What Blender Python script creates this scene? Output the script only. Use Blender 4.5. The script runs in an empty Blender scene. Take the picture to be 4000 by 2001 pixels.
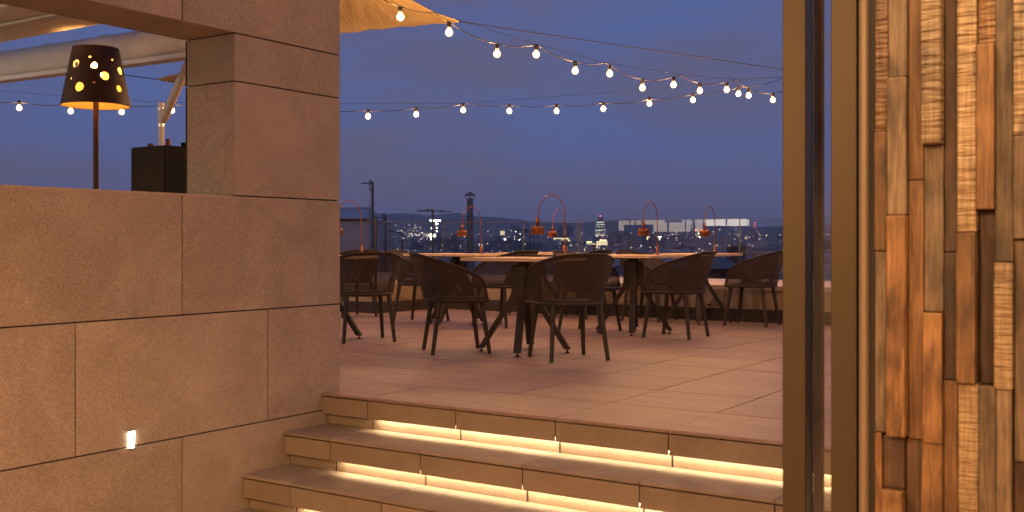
import bpy, bmesh, math, random
from mathutils import Vector, Matrix
random.seed(7)
R = math.radians
S = bpy.context.scene
COL = S.collection

# ------------------------------------------------------------------ camera
CAM_Z = 0.857                      # eye height above the terrace tiles (terrace = z 0)
F_PX, CX, HY = 4110.0, 2000.0, 949.0
YAW = math.atan(2711 / 4110.0)
FW = (-math.sin(YAW), math.cos(YAW)); RT = (math.cos(YAW), math.sin(YAW))
cd = bpy.data.cameras.new('camera'); cam = bpy.data.objects.new('camera', cd); COL.objects.link(cam)
cd.sensor_width = 36; cd.lens = 36 * F_PX / 4000; cd.shift_y = -51.5 / 4000
cd.clip_start = 0.05; cd.clip_end = 60000
cam.location = (0, 0, CAM_Z); cam.rotation_euler = (R(90), 0, YAW)
cd.dof.use_dof = True; cd.dof.focus_distance = 9.0; cd.dof.aperture_fstop = 7.0
S.camera = cam

# ------------------------------------------------------------------ sky, sun, exposure
W = bpy.data.worlds.new('World'); S.world = W; W.use_nodes = True
wn = W.node_tree; wn.nodes.clear()
def wnode(t, **k):
    n = wn.nodes.new(t)
    for a, b in k.items(): setattr(n, a, b)
    return n
wo = wnode('ShaderNodeOutputWorld'); bg = wnode('ShaderNodeBackground')
sky = wnode('ShaderNodeTexSky', sky_type='NISHITA', sun_disc=False, sun_elevation=R(2.0), sun_rotation=R(150), air_density=1.3, dust_density=0.6, ozone_density=5.0)
tint = wnode('ShaderNodeMix', data_type='RGBA', blend_type='MULTIPLY'); tint.inputs[0].default_value = 1
tint.inputs[7].default_value = (1.35, 0.92, 1.15, 1)
tc = wnode('ShaderNodeTexCoord'); mp = wnode('ShaderNodeMapping'); mp.inputs['Scale'].default_value = (1.0, 1.0, 4.2)
nz = wnode('ShaderNodeTexNoise'); nz.inputs['Scale'].default_value = 3.4; nz.inputs['Detail'].default_value = 6; nz.inputs['Roughness'].default_value = 0.55; nz.inputs['Distortion'].default_value = 0.4
rp = wnode('ShaderNodeValToRGB'); rp.color_ramp.elements[0].position = 0.36; rp.color_ramp.elements[1].position = 0.58
cl = wnode('ShaderNodeMix', data_type='RGBA', blend_type='MIX')
cr = wnode('ShaderNodeMix', data_type='RGBA', blend_type='MIX'); cr.inputs[6].default_value = (0.40, 0.58, 1.50, 1); cr.inputs[7].default_value = (0.50, 0.50, 0.96, 1)
fm = wnode('ShaderNodeMath', operation='MULTIPLY_ADD'); fm.inputs[1].default_value = 0.18; fm.inputs[2].default_value = 0.78
L = wn.links.new
L(tc.outputs['Generated'], mp.inputs['Vector']); L(mp.outputs[0], nz.inputs['Vector']); L(nz.outputs['Fac'], rp.inputs[0])
L(rp.outputs[0], cr.inputs[0]); L(cr.outputs[2], cl.inputs[7]); L(rp.outputs[0], fm.inputs[0]); L(fm.outputs[0], cl.inputs[0])
L(sky.outputs[0], tint.inputs[6]); L(tint.outputs[2], cl.inputs[6]); L(cl.outputs[2], bg.inputs[0])
bg.inputs[1].default_value = 0.10
L(bg.outputs[0], wo.inputs[0])
sd = bpy.data.lights.new('sun', 'SUN'); sd.energy = 0.02; sd.angle = R(12); sd.color = (1, 0.8, 0.7)
sun = bpy.data.objects.new('sun', sd); COL.objects.link(sun); sun.rotation_euler = (R(86), 0, R(150))
S.view_settings.view_transform = 'Standard'; S.view_settings.look = 'None'
S.view_settings.exposure = 1.25; S.view_settings.gamma = 1.0
S.cycles.use_denoising = True
S.cycles.max_bounces = 8; S.cycles.diffuse_bounces = 4; S.cycles.glossy_bounces = 4
S.cycles.transparent_max_bounces = 32; S.cycles.volume_bounces = 2
S.cycles.sample_clamp_indirect = 4.0; S.cycles.caustics_reflective = False; S.cycles.caustics_refractive = False

# ------------------------------------------------------------------ helpers
def ray(px, py):
    a = (px - CX) / F_PX
    return Vector((FW[0] + a * RT[0], FW[1] + a * RT[1], -(py - HY) / F_PX))
def at(px, py, d):                 # the place seen at that spot of the photograph, d metres ahead
    return ray(px, py) * d + Vector((0, 0, CAM_Z))
def tag(o, label=None, cat=None, group=None, kind=None):
    if label: o['label'] = label
    if cat: o['category'] = cat
    if group: o['group'] = group
    if kind: o['kind'] = kind
    return o
def empty(name, loc=(0, 0, 0), rz=0):
    o = bpy.data.objects.new(name, None); o.empty_display_size = 0.1; COL.objects.link(o)
    o.location = loc; o.rotation_euler = (0, 0, rz); return o
class MB:
    def __init__(s): s.v = []; s.f = []; s.sm = []
    def add(s, vs, fs, smooth=False):
        n = len(s.v); s.v += [tuple(v) for v in vs]; s.f += [tuple(i + n for i in f) for f in fs]; s.sm += [smooth] * len(fs); return s
    def box(s, x0, x1, y0, y1, z0, z1):
        vs = [(x, y, z) for z in (z0, z1) for y in (y0, y1) for x in (x0, x1)]
        return s.add(vs, [(0, 2, 3, 1), (4, 5, 7, 6), (0, 1, 5, 4), (2, 6, 7, 3), (0, 4, 6, 2), (1, 3, 7, 5)])
    def hexa(s, bot, top):         # two quads, counter-clockwise seen from above
        return s.add(list(bot) + list(top), [(3, 2, 1, 0), (4, 5, 6, 7), (0, 1, 5, 4), (1, 2, 6, 5), (2, 3, 7, 6), (3, 0, 4, 7)])
    def tube(s, pts, r, n=8, caps=True, smooth=True):
        pts = [Vector(p) for p in pts]; m = len(pts)
        rs = r if isinstance(r, (list, tuple)) else [r] * m
        up = None; rings = []
        for i, p in enumerate(pts):
            t = (pts[min(i + 1, m - 1)] - pts[max(i - 1, 0)]).normalized()
            if up is None:
                up = Vector((0, 0, 1)) if abs(t.z) < 0.9 else Vector((0, 1, 0))
            a = t.cross(up).normalized(); b = a.cross(t).normalized(); up = b
            rings.append([p + (a * math.cos(2 * math.pi * k / n) + b * math.sin(2 * math.pi * k / n)) * rs[i] for k in range(n)])
        vs = [v for g in rings for v in g]; fs = []
        for i in range(m - 1):
            for k in range(n):
                k2 = (k + 1) % n; fs.append((i * n + k, i * n + k2, (i + 1) * n + k2, (i + 1) * n + k))
        s.add(vs, fs, smooth)
        if caps: s.add(rings[0], [tuple(reversed(range(n)))]); s.add(rings[-1], [tuple(range(n))])
        return s
    def lathe(s, prof, n=24, c=(0, 0, 0), smooth=True, close=False):   # prof: (r, z)
        vs = []; fs = []; m = len(prof)
        for r, z in prof:
            vs += [(c[0] + r * math.cos(2 * math.pi * k / n), c[1] + r * math.sin(2 * math.pi * k / n), c[2] + z) for k in range(n)]
        for i in range(m - 1 if not close else m):
            j = (i + 1) % m
            for k in range(n):
                k2 = (k + 1) % n; fs.append((i * n + k, i * n + k2, j * n + k2, j * n + k))
        return s.add(vs, fs, smooth)
    def prism(s, poly, z0, z1):
        n = len(poly); vs = [(x, y, z0) for x, y in poly] + [(x, y, z1) for x, y in poly]
        return s.add(vs, [tuple(reversed(range(n))), tuple(range(n, 2 * n))] + [(i, (i + 1) % n, n + (i + 1) % n, n + i) for i in range(n)])
    def mesh(s, name, mat, bevel=0, seg=2):
        me = bpy.data.meshes.new(name); me.from_pydata(s.v, [], s.f)
        me.polygons.foreach_set('use_smooth', s.sm)
        if bevel:
            bm = bmesh.new(); bm.from_mesh(me); bmesh.ops.remove_doubles(bm, verts=bm.verts, dist=1e-6)
            bmesh.ops.bevel(bm, geom=[e for e in bm.edges], offset=bevel, segments=seg, affect='EDGES', profile=0.5)
            bm.to_mesh(me); bm.free()
        me.materials.append(mat); me.update(); return me
    def build(s, name, mat, parent=None, bevel=0, seg=2):
        return link(s.mesh(name, mat, bevel, seg), name, parent)
def link(me, name, parent=None, loc=None, rz=None):
    o = bpy.data.objects.new(name, me); COL.objects.link(o)
    if parent: o.parent = parent
    if loc is not None: o.location = loc
    if rz is not None: o.rotation_euler = (0, 0, rz)
    return o
KIDS = {}
def copy_tree(o, parent=None):
    c = o.copy(); COL.objects.link(c); c.parent = parent
    for ch in [x for x in list(bpy.data.objects) if x.parent == o]: copy_tree(ch, c)
    return c

# ------------------------------------------------------------------ materials
def mat(name):
    m = bpy.data.materials.new(name); m.use_nodes = True; nt = m.node_tree
    b = nt.nodes['Principled BSDF']; return m, nt, b
def N(nt, t, **k):
    n = nt.nodes.new(t)
    for a, b in k.items(): setattr(n, a, b)
    return n
def plain(name, col, rough=0.6, metal=0.0, var=0.12, scale=8.0, bump=0.0, bscale=60.0, spec=0.5):
    m, nt, b = mat(name); tcn = N(nt, 'ShaderNodeTexCoord')
    nzn = N(nt, 'ShaderNodeTexNoise'); nzn.inputs['Scale'].default_value = scale; nzn.inputs['Detail'].default_value = 5
    r = N(nt, 'ShaderNodeValToRGB'); e = r.color_ramp.elements
    e[0].position = 0.3; e[1].position = 0.7
    e[0].color = tuple(c * (1 - var) for c in col) + (1,); e[1].color = tuple(min(1, c * (1 + var)) for c in col) + (1,)
    nt.links.new(tcn.outputs['Object'], nzn.inputs['Vector']); nt.links.new(nzn.outputs['Fac'], r.inputs[0]); nt.links.new(r.outputs[0], b.inputs['Base Color'])
    b.inputs['Roughness'].default_value = rough; b.inputs['Metallic'].default_value = metal; b.inputs['Specular IOR Level'].default_value = spec
    if bump:
        n2 = N(nt, 'ShaderNodeTexNoise'); n2.inputs['Scale'].default_value = bscale; n2.inputs['Detail'].default_value = 6
        bp = N(nt, 'ShaderNodeBump'); bp.inputs['Strength'].default_value = bump; bp.inputs['Distance'].default_value = 0.01
        nt.links.new(tcn.outputs['Object'], n2.inputs['Vector']); nt.links.new(n2.outputs['Fac'], bp.inputs['Height']); nt.links.new(bp.outputs[0], b.inputs['Normal'])
    return m
def emit(name, col, strength, sample=True):
    m = bpy.data.materials.new(name); m.use_nodes = True; nt = m.node_tree; nt.nodes.clear()
    o = N(nt, 'ShaderNodeOutputMaterial'); e = N(nt, 'ShaderNodeEmission')
    e.inputs[0].default_value = tuple(col) + (1,); e.inputs[1].default_value = strength
    nt.links.new(e.outputs[0], o.inputs[0])
    if not sample: m.cycles.emission_sampling = 'NONE'
    return m
def stone(name, dark, light, rough, speck=0.35, streak=None):
    m, nt, b = mat(name); lk = nt.links.new
    geo = N(nt, 'ShaderNodeNewGeometry'); oi = N(nt, 'ShaderNodeObjectInfo')
    off = N(nt, 'ShaderNodeVectorMath', operation='ADD'); sc = N(nt, 'ShaderNodeVectorMath', operation='SCALE'); sc.inputs['Scale'].default_value = 37.0
    cmb = N(nt, 'ShaderNodeCombineXYZ'); lk(oi.outputs['Random'], cmb.inputs[0]); lk(oi.outputs['Random'], cmb.inputs[1]); lk(cmb.outputs[0], sc.inputs[0])
    lk(geo.outputs['Position'], off.inputs[0]); lk(sc.outputs[0], off.inputs[1])
    mpn = N(nt, 'ShaderNodeMapping'); mpn.inputs['Scale'].default_value = streak or (1, 1, 1); lk(off.outputs[0], mpn.inputs[0])
    big = N(nt, 'ShaderNodeTexNoise'); big.inputs['Scale'].default_value = 2.6; big.inputs['Detail'].default_value = 7; big.inputs['Roughness'].default_value = 0.62; big.inputs['Distortion'].default_value = 0.8; lk(mpn.outputs[0], big.inputs[0])
    rr = N(nt, 'ShaderNodeValToRGB'); rr.color_ramp.elements[0].position = 0.32; rr.color_ramp.elements[1].position = 0.68
    rr.color_ramp.elements[0].color = tuple(dark) + (1,); rr.color_ramp.elements[1].color = tuple(light) + (1,); lk(big.outputs[0], rr.inputs[0])
    fine = N(nt, 'ShaderNodeTexNoise'); fine.inputs['Scale'].default_value = 130; fine.inputs['Detail'].default_value = 4; fine.inputs['Roughness'].default_value = 0.7; lk(off.outputs[0], fine.inputs[0])
    fr = N(nt, 'ShaderNodeMapRange'); fr.inputs[1].default_value = 0.25; fr.inputs[2].default_value = 0.75; fr.inputs[3].default_value = 1 - speck; fr.inputs[4].default_value = 1 + speck; lk(fine.outputs[0], fr.inputs[0])
    # sparse dark pits and pale veins
    pit = N(nt, 'ShaderNodeTexVoronoi'); pit.inputs['Scale'].default_value = 42; lk(off.outputs[0], pit.inputs[0])
    pr = N(nt, 'ShaderNodeMapRange'); pr.inputs[1].default_value = 0.06; pr.inputs[2].default_value = 0.16; pr.inputs[3].default_value = 0.72; pr.inputs[4].default_value = 1.0; lk(pit.outputs['Distance'], pr.inputs[0])
    vn = N(nt, 'ShaderNodeTexNoise'); vn.inputs['Scale'].default_value = 1.3; vn.inputs['Detail'].default_value = 3; vn.inputs['Distortion'].default_value = 1.2; lk(off.outputs[0], vn.inputs[0])
    vs = N(nt, 'ShaderNodeMath', operation='SUBTRACT'); vs.inputs[1].default_value = 0.5; lk(vn.outputs[0], vs.inputs[0])
    va = N(nt, 'ShaderNodeMath', operation='ABSOLUTE'); lk(vs.outputs[0], va.inputs[0])
    vr = N(nt, 'ShaderNodeMapRange'); vr.inputs[1].default_value = 0.0; vr.inputs[2].default_value = 0.012; vr.inputs[3].default_value = 1.07; vr.inputs[4].default_value = 1.0; lk(va.outputs[0], vr.inputs[0])
    tone = N(nt, 'ShaderNodeMapRange'); tone.inputs[3].default_value = 0.90; tone.inputs[4].default_value = 1.08; lk(oi.outputs['Random'], tone.inputs[0])
    p1 = N(nt, 'ShaderNodeMath', operation='MULTIPLY'); lk(fr.outputs[0], p1.inputs[0]); lk(pr.outputs[0], p1.inputs[1])
    p2 = N(nt, 'ShaderNodeMath', operation='MULTIPLY'); lk(p1.outputs[0], p2.inputs[0]); lk(vr.outputs[0], p2.inputs[1])
    p3 = N(nt, 'ShaderNodeMath', operation='MULTIPLY'); lk(p2.outputs[0], p3.inputs[0]); lk(tone.outputs[0], p3.inputs[1])
    ml = N(nt, 'ShaderNodeVectorMath', operation='SCALE'); lk(rr.outputs[0], ml.inputs[0]); lk(p3.outputs[0], ml.inputs['Scale']); lk(ml.outputs[0], b.inputs['Base Color'])
    b.inputs['Roughness'].default_value = rough; b.inputs['Specular IOR Level'].default_value = 0.4
    bp = N(nt, 'ShaderNodeBump'); bp.inputs['Strength'].default_value = 0.25; bp.inputs['Distance'].default_value = 0.002; lk(fine.outputs[0], bp.inputs['Height']); lk(bp.outputs[0], b.inputs['Normal'])
    return m
M = {}
M['wall'] = stone('wall_stone', (0.30, 0.235, 0.18), (0.39, 0.31, 0.24), 0.75, 0.45)
M['tile'] = stone('terrace_tile', (0.275, 0.182, 0.136), (0.36, 0.248, 0.19), 0.5, 0.10, (0.5, 3.0, 1))
M['step'] = stone('step_stone', (0.25, 0.19, 0.14), (0.33, 0.255, 0.19), 0.6, 0.22)
M['core'] = plain('joint_dark', (0.035, 0.028, 0.022), 0.9)
M['bed'] = plain('tile_bed', (0.03, 0.025, 0.022), 0.95)
M['plaster'] = plain('plaster', (0.42, 0.34, 0.26), 0.85, var=0.08, bump=0.15, bscale=30)
M['parapet'] = plain('parapet_render', (0.60, 0.43, 0.27), 0.9, var=0.14, scale=5, bump=0.3, bscale=80)
M['coping'] = plain('coping_stone', (0.72, 0.60, 0.52), 0.7, var=0.07, bump=0.1)
M['bronze'] = plain('bronze_aluminium', (0.068, 0.05, 0.03), 0.42, 0.55, var=0.06, scale=3)
M['bronze2'] = plain('bronze_aluminium_pale', (0.24, 0.185, 0.13), 0.45, 0.35, var=0.08, scale=3)
M['kick'] = plain('dark_base_profile', (0.055, 0.042, 0.032), 0.5, 0.3, var=0.15)
M['black'] = plain('black_lacquer', (0.008, 0.007, 0.006), 0.5, var=0.2, spec=0.1)
M['rubber'] = plain('black_rubber', (0.012, 0.012, 0.012), 0.8)
M['chair'] = plain('bronze_powder_coat', (0.048, 0.033, 0.021), 0.5, 0.1, var=0.08, spec=0.35)
M['tleg'] = plain('dark_table_steel', (0.040, 0.028, 0.019), 0.5, 0.2, var=0.1, spec=0.35)
M['ttop'] = plain('table_laminate', (0.80, 0.56, 0.32), 0.7, var=0.05, scale=20, spec=0.2)
M['copper'] = plain('brushed_copper', (0.30, 0.105, 0.04), 0.42, 0.7, var=0.2, scale=30)
M['steel'] = plain('polished_steel', (0.6, 0.55, 0.48), 0.22, 1.0, var=0.03)
M['rust'] = plain('rust_brown_paint', (0.055, 0.018, 0.008), 0.6, var=0.15)
M['fabric'] = plain('awning_fabric', (0.55, 0.47, 0.36), 0.9, var=0.06, scale=6, bump=0.15, bscale=25)
M['fabric_roll'] = plain('rolled_fabric', (0.52, 0.46, 0.38), 0.9, var=0.08, scale=9, bump=0.2, bscale=18)
M['cream'] = plain('cream_metal', (0.60, 0.52, 0.42), 0.55, var=0.05)
M['canopy'] = plain('canopy_infill', (0.55, 0.45, 0.36), 0.8, var=0.05)
M['wire'] = plain('black_cable', (0.02, 0.017, 0.015), 0.7)
M['bulb'] = emit('bulb_glow', (1.0, 0.48, 0.16), 640)
M['bulb_dim'] = emit('bulb_glow_dimmed', (1.0, 0.49, 0.17), 120)  # dimmer cores for the added string over the steps
m = bpy.data.materials.new('frosted_bulb_glass'); m.use_nodes = True; nt = m.node_tree; nt.nodes.clear()
o_ = N(nt, 'ShaderNodeOutputMaterial'); mx = N(nt, 'ShaderNodeMixShader'); tr = N(nt, 'ShaderNodeBsdfTransparent'); em = N(nt, 'ShaderNodeEmission')
em.inputs[0].default_value = (1.0, 0.58, 0.17, 1); em.inputs[1].default_value = 2.2; mx.inputs[0].default_value = 0.32  # warm halo put into the globe as faint emission round the core
nt.links.new(tr.outputs[0], mx.inputs[1]); nt.links.new(em.outputs[0], mx.inputs[2]); nt.links.new(mx.outputs[0], o_.inputs[0])
m.cycles.emission_sampling = 'NONE'; M['globe'] = m
M['led'] = emit('led_strip_glow', (1.0, 0.76, 0.46), 26)
M['galv'] = plain('galvanised_metal', (0.20, 0.19, 0.19), 0.6, 0.3, var=0.12, scale=4)
M['ant'] = plain('antenna_metal', (0.03, 0.03, 0.035), 0.6, 0.3)
# sail: cloth that lets light through
m, nt, b = mat('sail_cloth'); tcn = N(nt, 'ShaderNodeTexCoord')
wv = N(nt, 'ShaderNodeTexNoise'); wv.inputs['Scale'].default_value = 3; wv.inputs['Detail'].default_value = 4
mpn = N(nt, 'ShaderNodeMapping'); mpn.inputs['Scale'].default_value = (1, 5, 1)
bp = N(nt, 'ShaderNodeBump'); bp.inputs['Strength'].default_value = 0.5; bp.inputs['Distance'].default_value = 0.05
nt.links.new(tcn.outputs['UV'], mpn.inputs[0]); nt.links.new(mpn.outputs[0], wv.inputs[0]); nt.links.new(wv.outputs[0], bp.inputs['Height']); nt.links.new(bp.outputs[0], b.inputs['Normal'])
b.inputs['Base Color'].default_value = (0.60, 0.47, 0.27, 1); b.inputs['Roughness'].default_value = 0.9
M['sail'] = m
# clear glass: a film of reflection over what lies behind
def glass(name, tintc, refl=1.0):
    m = bpy.data.materials.new(name); m.use_nodes = True; nt = m.node_tree; nt.nodes.clear(); lk = nt.links.new
    o = N(nt, 'ShaderNodeOutputMaterial'); mx = N(nt, 'ShaderNodeMixShader'); tr = N(nt, 'ShaderNodeBsdfTransparent'); gl = N(nt, 'ShaderNodeBsdfGlossy')
    tr.inputs[0].default_value = tuple(tintc) + (1,); gl.inputs['Roughness'].default_value = 0.0; gl.inputs[0].default_value = (1, 1, 1, 1)
    fr = N(nt, 'ShaderNodeFresnel'); gg = N(nt, 'ShaderNodeNewGeometry'); ir = N(nt, 'ShaderNodeMapRange'); ir.inputs[3].default_value = 1.5; ir.inputs[4].default_value = 1 / 1.5; lk(gg.outputs['Backfacing'], ir.inputs[0]); lk(ir.outputs[0], fr.inputs[0]); ml = N(nt, 'ShaderNodeMath', operation='MULTIPLY'); ml.inputs[1].default_value = refl
    lk(fr.outputs[0], ml.inputs[0]); lk(ml.outputs[0], mx.inputs[0]); lk(tr.outputs[0], mx.inputs[1]); lk(gl.outputs[0], mx.inputs[2]); lk(mx.outputs[0], o.inputs[0])
    return m
M['glass'] = glass('balustrade_glass', (0.95, 0.96, 0.95), 1.0)
M['gedge'] = plain('glass_edge', (0.09, 0.10, 0.10), 0.25, 0.0)
# perforated sheet
m, nt, b = mat('perforated_sheet'); lk = nt.links.new
b.inputs['Base Color'].default_value = (0.048, 0.032, 0.020, 1); b.inputs['Roughness'].default_value = 0.55; b.inputs['Metallic'].default_value = 0.1; b.inputs['Specular IOR Level'].default_value = 0.35
uv = N(nt, 'ShaderNodeUVMap'); P = 0.0095
def lattice(off):
    a = N(nt, 'ShaderNodeVectorMath', operation='MULTIPLY'); a.inputs[1].default_value = (1 / P, 1 / (P * 1.7320508), 0); lk(uv.outputs[0], a.inputs[0])
    o_ = N(nt, 'ShaderNodeVectorMath', operation='ADD'); o_.inputs[1].default_value = (off, off, 0); lk(a.outputs[0], o_.inputs[0])
    f = N(nt, 'ShaderNodeVectorMath', operation='FRACTION'); lk(o_.outputs[0], f.inputs[0])
    s_ = N(nt, 'ShaderNodeVectorMath', operation='SUBTRACT'); s_.inputs[1].default_value = (0.5, 0.5, 0); lk(f.outputs[0], s_.inputs[0])
    q = N(nt, 'ShaderNodeVectorMath', operation='MULTIPLY'); q.inputs[1].default_value = (1, 1.7320508, 0); lk(s_.outputs[0], q.inputs[0])
    ln = N(nt, 'ShaderNodeVectorMath', operation='LENGTH'); lk(q.outputs[0], ln.inputs[0]); return ln
l1, l2 = lattice(0.0), lattice(0.5)
mn = N(nt, 'ShaderNodeMath', operation='MINIMUM'); lk(l1.outputs['Value'], mn.inputs[0]); lk(l2.outputs['Value'], mn.inputs[1])
hole = N(nt, 'ShaderNodeMath', operation='LESS_THAN'); hole.inputs[1].default_value = 0.205; lk(mn.outputs[0], hole.inputs[0])
at_ = N(nt, 'ShaderNodeAttribute', attribute_name='margin'); gt = N(nt, 'ShaderNodeMath', operation='GREATER_THAN'); gt.inputs[1].default_value = 0.026; lk(at_.outputs['Fac'], gt.inputs[0])
hm = N(nt, 'ShaderNodeMath', operation='MULTIPLY'); lk(hole.outputs[0], hm.inputs[0]); lk(gt.outputs[0], hm.inputs[1])
tr = N(nt, 'ShaderNodeBsdfTransparent'); mx = N(nt, 'ShaderNodeMixShader'); lk(hm.outputs[0], mx.inputs[0]); lk(b.outputs[0], mx.inputs[1]); lk(tr.outputs[0], mx.inputs[2])
lk(mx.outputs[0], nt.nodes['Material Output'].inputs[0]); M['perf'] = m
# reclaimed wood
def wood(name, dark, light, saw=0.0):
    m, nt, b = mat(name); lk = nt.links.new
    tcn = N(nt, 'ShaderNodeTexCoord'); oi = N(nt, 'ShaderNodeObjectInfo'); off = N(nt, 'ShaderNodeVectorMath', operation='ADD')
    cmb = N(nt, 'ShaderNodeCombineXYZ'); k = N(nt, 'ShaderNodeMath', operation='MULTIPLY'); k.inputs[1].default_value = 53.0; lk(oi.outputs['Random'], k.inputs[0]); lk(k.outputs[0], cmb.inputs[0]); lk(k.outputs[0], cmb.inputs[2])
    geo = N(nt, 'ShaderNodeNewGeometry'); lk(geo.outputs['Position'], off.inputs[0]); lk(cmb.outputs[0], off.inputs[1])
    mpn = N(nt, 'ShaderNodeMapping'); mpn.inputs['Scale'].default_value = (30, 30, 2.4); lk(off.outputs[0], mpn.inputs[0])
    g = N(nt, 'ShaderNodeTexNoise'); g.inputs['Scale'].default_value = 2.2; g.inputs['Detail'].default_value = 8; g.inputs['Roughness'].default_value = 0.65; g.inputs['Distortion'].default_value = 1.6; lk(mpn.outputs[0], g.inputs[0])
    blot = N(nt, 'ShaderNodeTexNoise'); blot.inputs['Scale'].default_value = 9; blot.inputs['Detail'].default_value = 4; lk(off.outputs[0], blot.inputs[0])
    ad = N(nt, 'ShaderNodeMath', operation='ADD'); hf = N(nt, 'ShaderNodeMath', operation='MULTIPLY'); hf.inputs[1].default_value = 0.5; lk(blot.outputs[0], hf.inputs[0]); 
    h2 = N(nt, 'ShaderNodeMath', operation='MULTIPLY'); h2.inputs[1].default_value = 0.5; lk(g.outputs[0], h2.inputs[0]); lk(hf.outputs[0], ad.inputs[0]); lk(h2.outputs[0], ad.inputs[1])
    r = N(nt, 'ShaderNodeValToRGB'); r.color_ramp.elements[0].position = 0.36; r.color_ramp.elements[1].position = 0.62
    r.color_ramp.elements[0].color = tuple(dark) + (1,); r.color_ramp.elements[1].color = tuple(light) + (1,); lk(ad.outputs[0], r.inputs[0])
    tone = N(nt, 'ShaderNodeMapRange'); tone.inputs[3].default_value = 0.38; tone.inputs[4].default_value = 0.74; lk(oi.outputs['Random'], tone.inputs[0])
    ml = N(nt, 'ShaderNodeVectorMath', operation='SCALE'); st = N(nt, 'ShaderNodeTexNoise'); st.inputs['Scale'].default_value = 1.0; st.inputs['Detail'].default_value = 7; st.inputs['Roughness'].default_value = 0.7
    stm = N(nt, 'ShaderNodeMapping'); stm.inputs['Scale'].default_value = (220, 220, 7); lk(off.outputs[0], stm.inputs[0]); lk(stm.outputs[0], st.inputs[0])
    str_ = N(nt, 'ShaderNodeMapRange'); str_.inputs[1].default_value = 0.30; str_.inputs[2].default_value = 0.60; str_.inputs[3].default_value = 0.45; str_.inputs[4].default_value = 1.12; lk(st.outputs[0], str_.inputs[0])
    sn = N(nt, 'ShaderNodeTexNoise'); sn.inputs['Scale'].default_value = 1.0; sn.inputs['Detail'].default_value = 5
    snm = N(nt, 'ShaderNodeMapping'); snm.inputs['Scale'].default_value = (26, 26, 9); lk(off.outputs[0], snm.inputs[0]); lk(snm.outputs[0], sn.inputs[0])
    snr = N(nt, 'ShaderNodeMapRange'); snr.inputs[1].default_value = 0.34; snr.inputs[2].default_value = 0.48; snr.inputs[3].default_value = 0.5; snr.inputs[4].default_value = 1.0; lk(sn.outputs[0], snr.inputs[0])
    q1 = N(nt, 'ShaderNodeMath', operation='MULTIPLY'); lk(str_.outputs[0], q1.inputs[0]); lk(snr.outputs[0], q1.inputs[1])
    q2 = N(nt, 'ShaderNodeMath', operation='MULTIPLY'); lk(q1.outputs[0], q2.inputs[0]); lk(tone.outputs[0], q2.inputs[1])
    lk(r.outputs[0], ml.inputs[0]); lk(q2.outputs[0], ml.inputs['Scale']); lk(ml.outputs[0], b.inputs['Base Color'])
    b.inputs['Roughness'].default_value = 0.55
    sw = N(nt, 'ShaderNodeTexNoise'); sw.inputs['Scale'].default_value = 1.0; sw.inputs['Detail'].default_value = 5
    sm = N(nt, 'ShaderNodeMapping'); sm.inputs['Scale'].default_value = (14, 14, 110) if saw else (60, 60, 12); sm.inputs['Rotation'].default_value = (0, R(14 if saw else 0), 0); lk(off.outputs[0], sm.inputs[0]); lk(sm.outputs[0], sw.inputs[0])
    bp = N(nt, 'ShaderNodeBump'); bp.inputs['Strength'].default_value = 1.0 if saw else 0.8; bp.inputs['Distance'].default_value = 0.012 if saw else 0.006; lk(sw.outputs[0], bp.inputs['Height']); lk(bp.outputs[0], b.inputs['Normal'])
    return m
M['w_honey'] = wood('honey_wood', (0.13, 0.058, 0.02), (0.40, 0.215, 0.085))
M['w_brown'] = wood('dark_brown_wood', (0.055, 0.026, 0.014), (0.15, 0.08, 0.045))
M['w_grey'] = wood('weathered_wood', (0.13, 0.085, 0.05), (0.31, 0.225, 0.145))
M['w_pale'] = wood('pale_sawn_wood', (0.27, 0.17, 0.085), (0.50, 0.36, 0.20), 1)
M['w_saw'] = wood('rough_sawn_wood', (0.13, 0.055, 0.02), (0.40, 0.22, 0.09), 1)

# ------------------------------------------------------------------ the setting: city ground and hills
def ground_z(d): return -40.0 + 34.0 * min(1.0, max(0.0, (d - 250) / 3200.0)) + 30.0 * max(0.0, (d - 3450) / 4000.0)
g = MB(); rings = [0, 60, 250, 700, 1400, 2400, 3450, 5000, 6500, 8000]; na = 48
vs = [(0, 0, -40)]
for r_ in rings[1:]: vs += [(r_ * math.sin(2 * math.pi * k / na), r_ * math.cos(2 * math.pi * k / na), ground_z(r_)) for k in range(na)]
fs = [(0, 1 + (k + 1) % na, 1 + k) for k in range(na)]
for i in range(len(rings) - 2):
    a = 1 + i * na
    fs += [(a + k, a + (k + 1) % na, a + na + (k + 1) % na, a + na + k) for k in range(na)]
g.add(vs, fs); gm = plain('city_ground_dark', (0.06, 0.055, 0.06), 0.95, scale=0.02, var=0.3)
tag(g.build('city_ground', gm), kind='structure')
RIDGE = [(-9000, 860), (-3000, 850), (0, 846), (1100, 838), (1330, 834), (1430, 831), (1490, 836), (1560, 834), (1610, 835), (1680, 843), (1730, 836), (1780, 831), (1850, 844), (1890, 848), (1940, 848), (2017, 858), (2100, 868), (2250, 872), (2380, 864), (2440, 856), (2520, 859), (2640, 874), (2900, 886), (3300, 880), (5000, 868), (13000, 860)]
def ridge(px):
    for (a, ya), (b_, yb) in zip(RIDGE, RIDGE[1:]):
        if a <= px <= b_:
            t = (px - a) / (b_ - a); t = t * t * (3 - 2 * t); return ya + (yb - ya) * t
    return 860
h = MB(); cols = 260; rows = [(4900, 0.0), (5300, 0.28), (5700, 0.62), (6100, 0.9), (6400, 1.0), (6700, 0.95), (7200, 0.5), (7600, 0.0)]
vs = []
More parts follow.
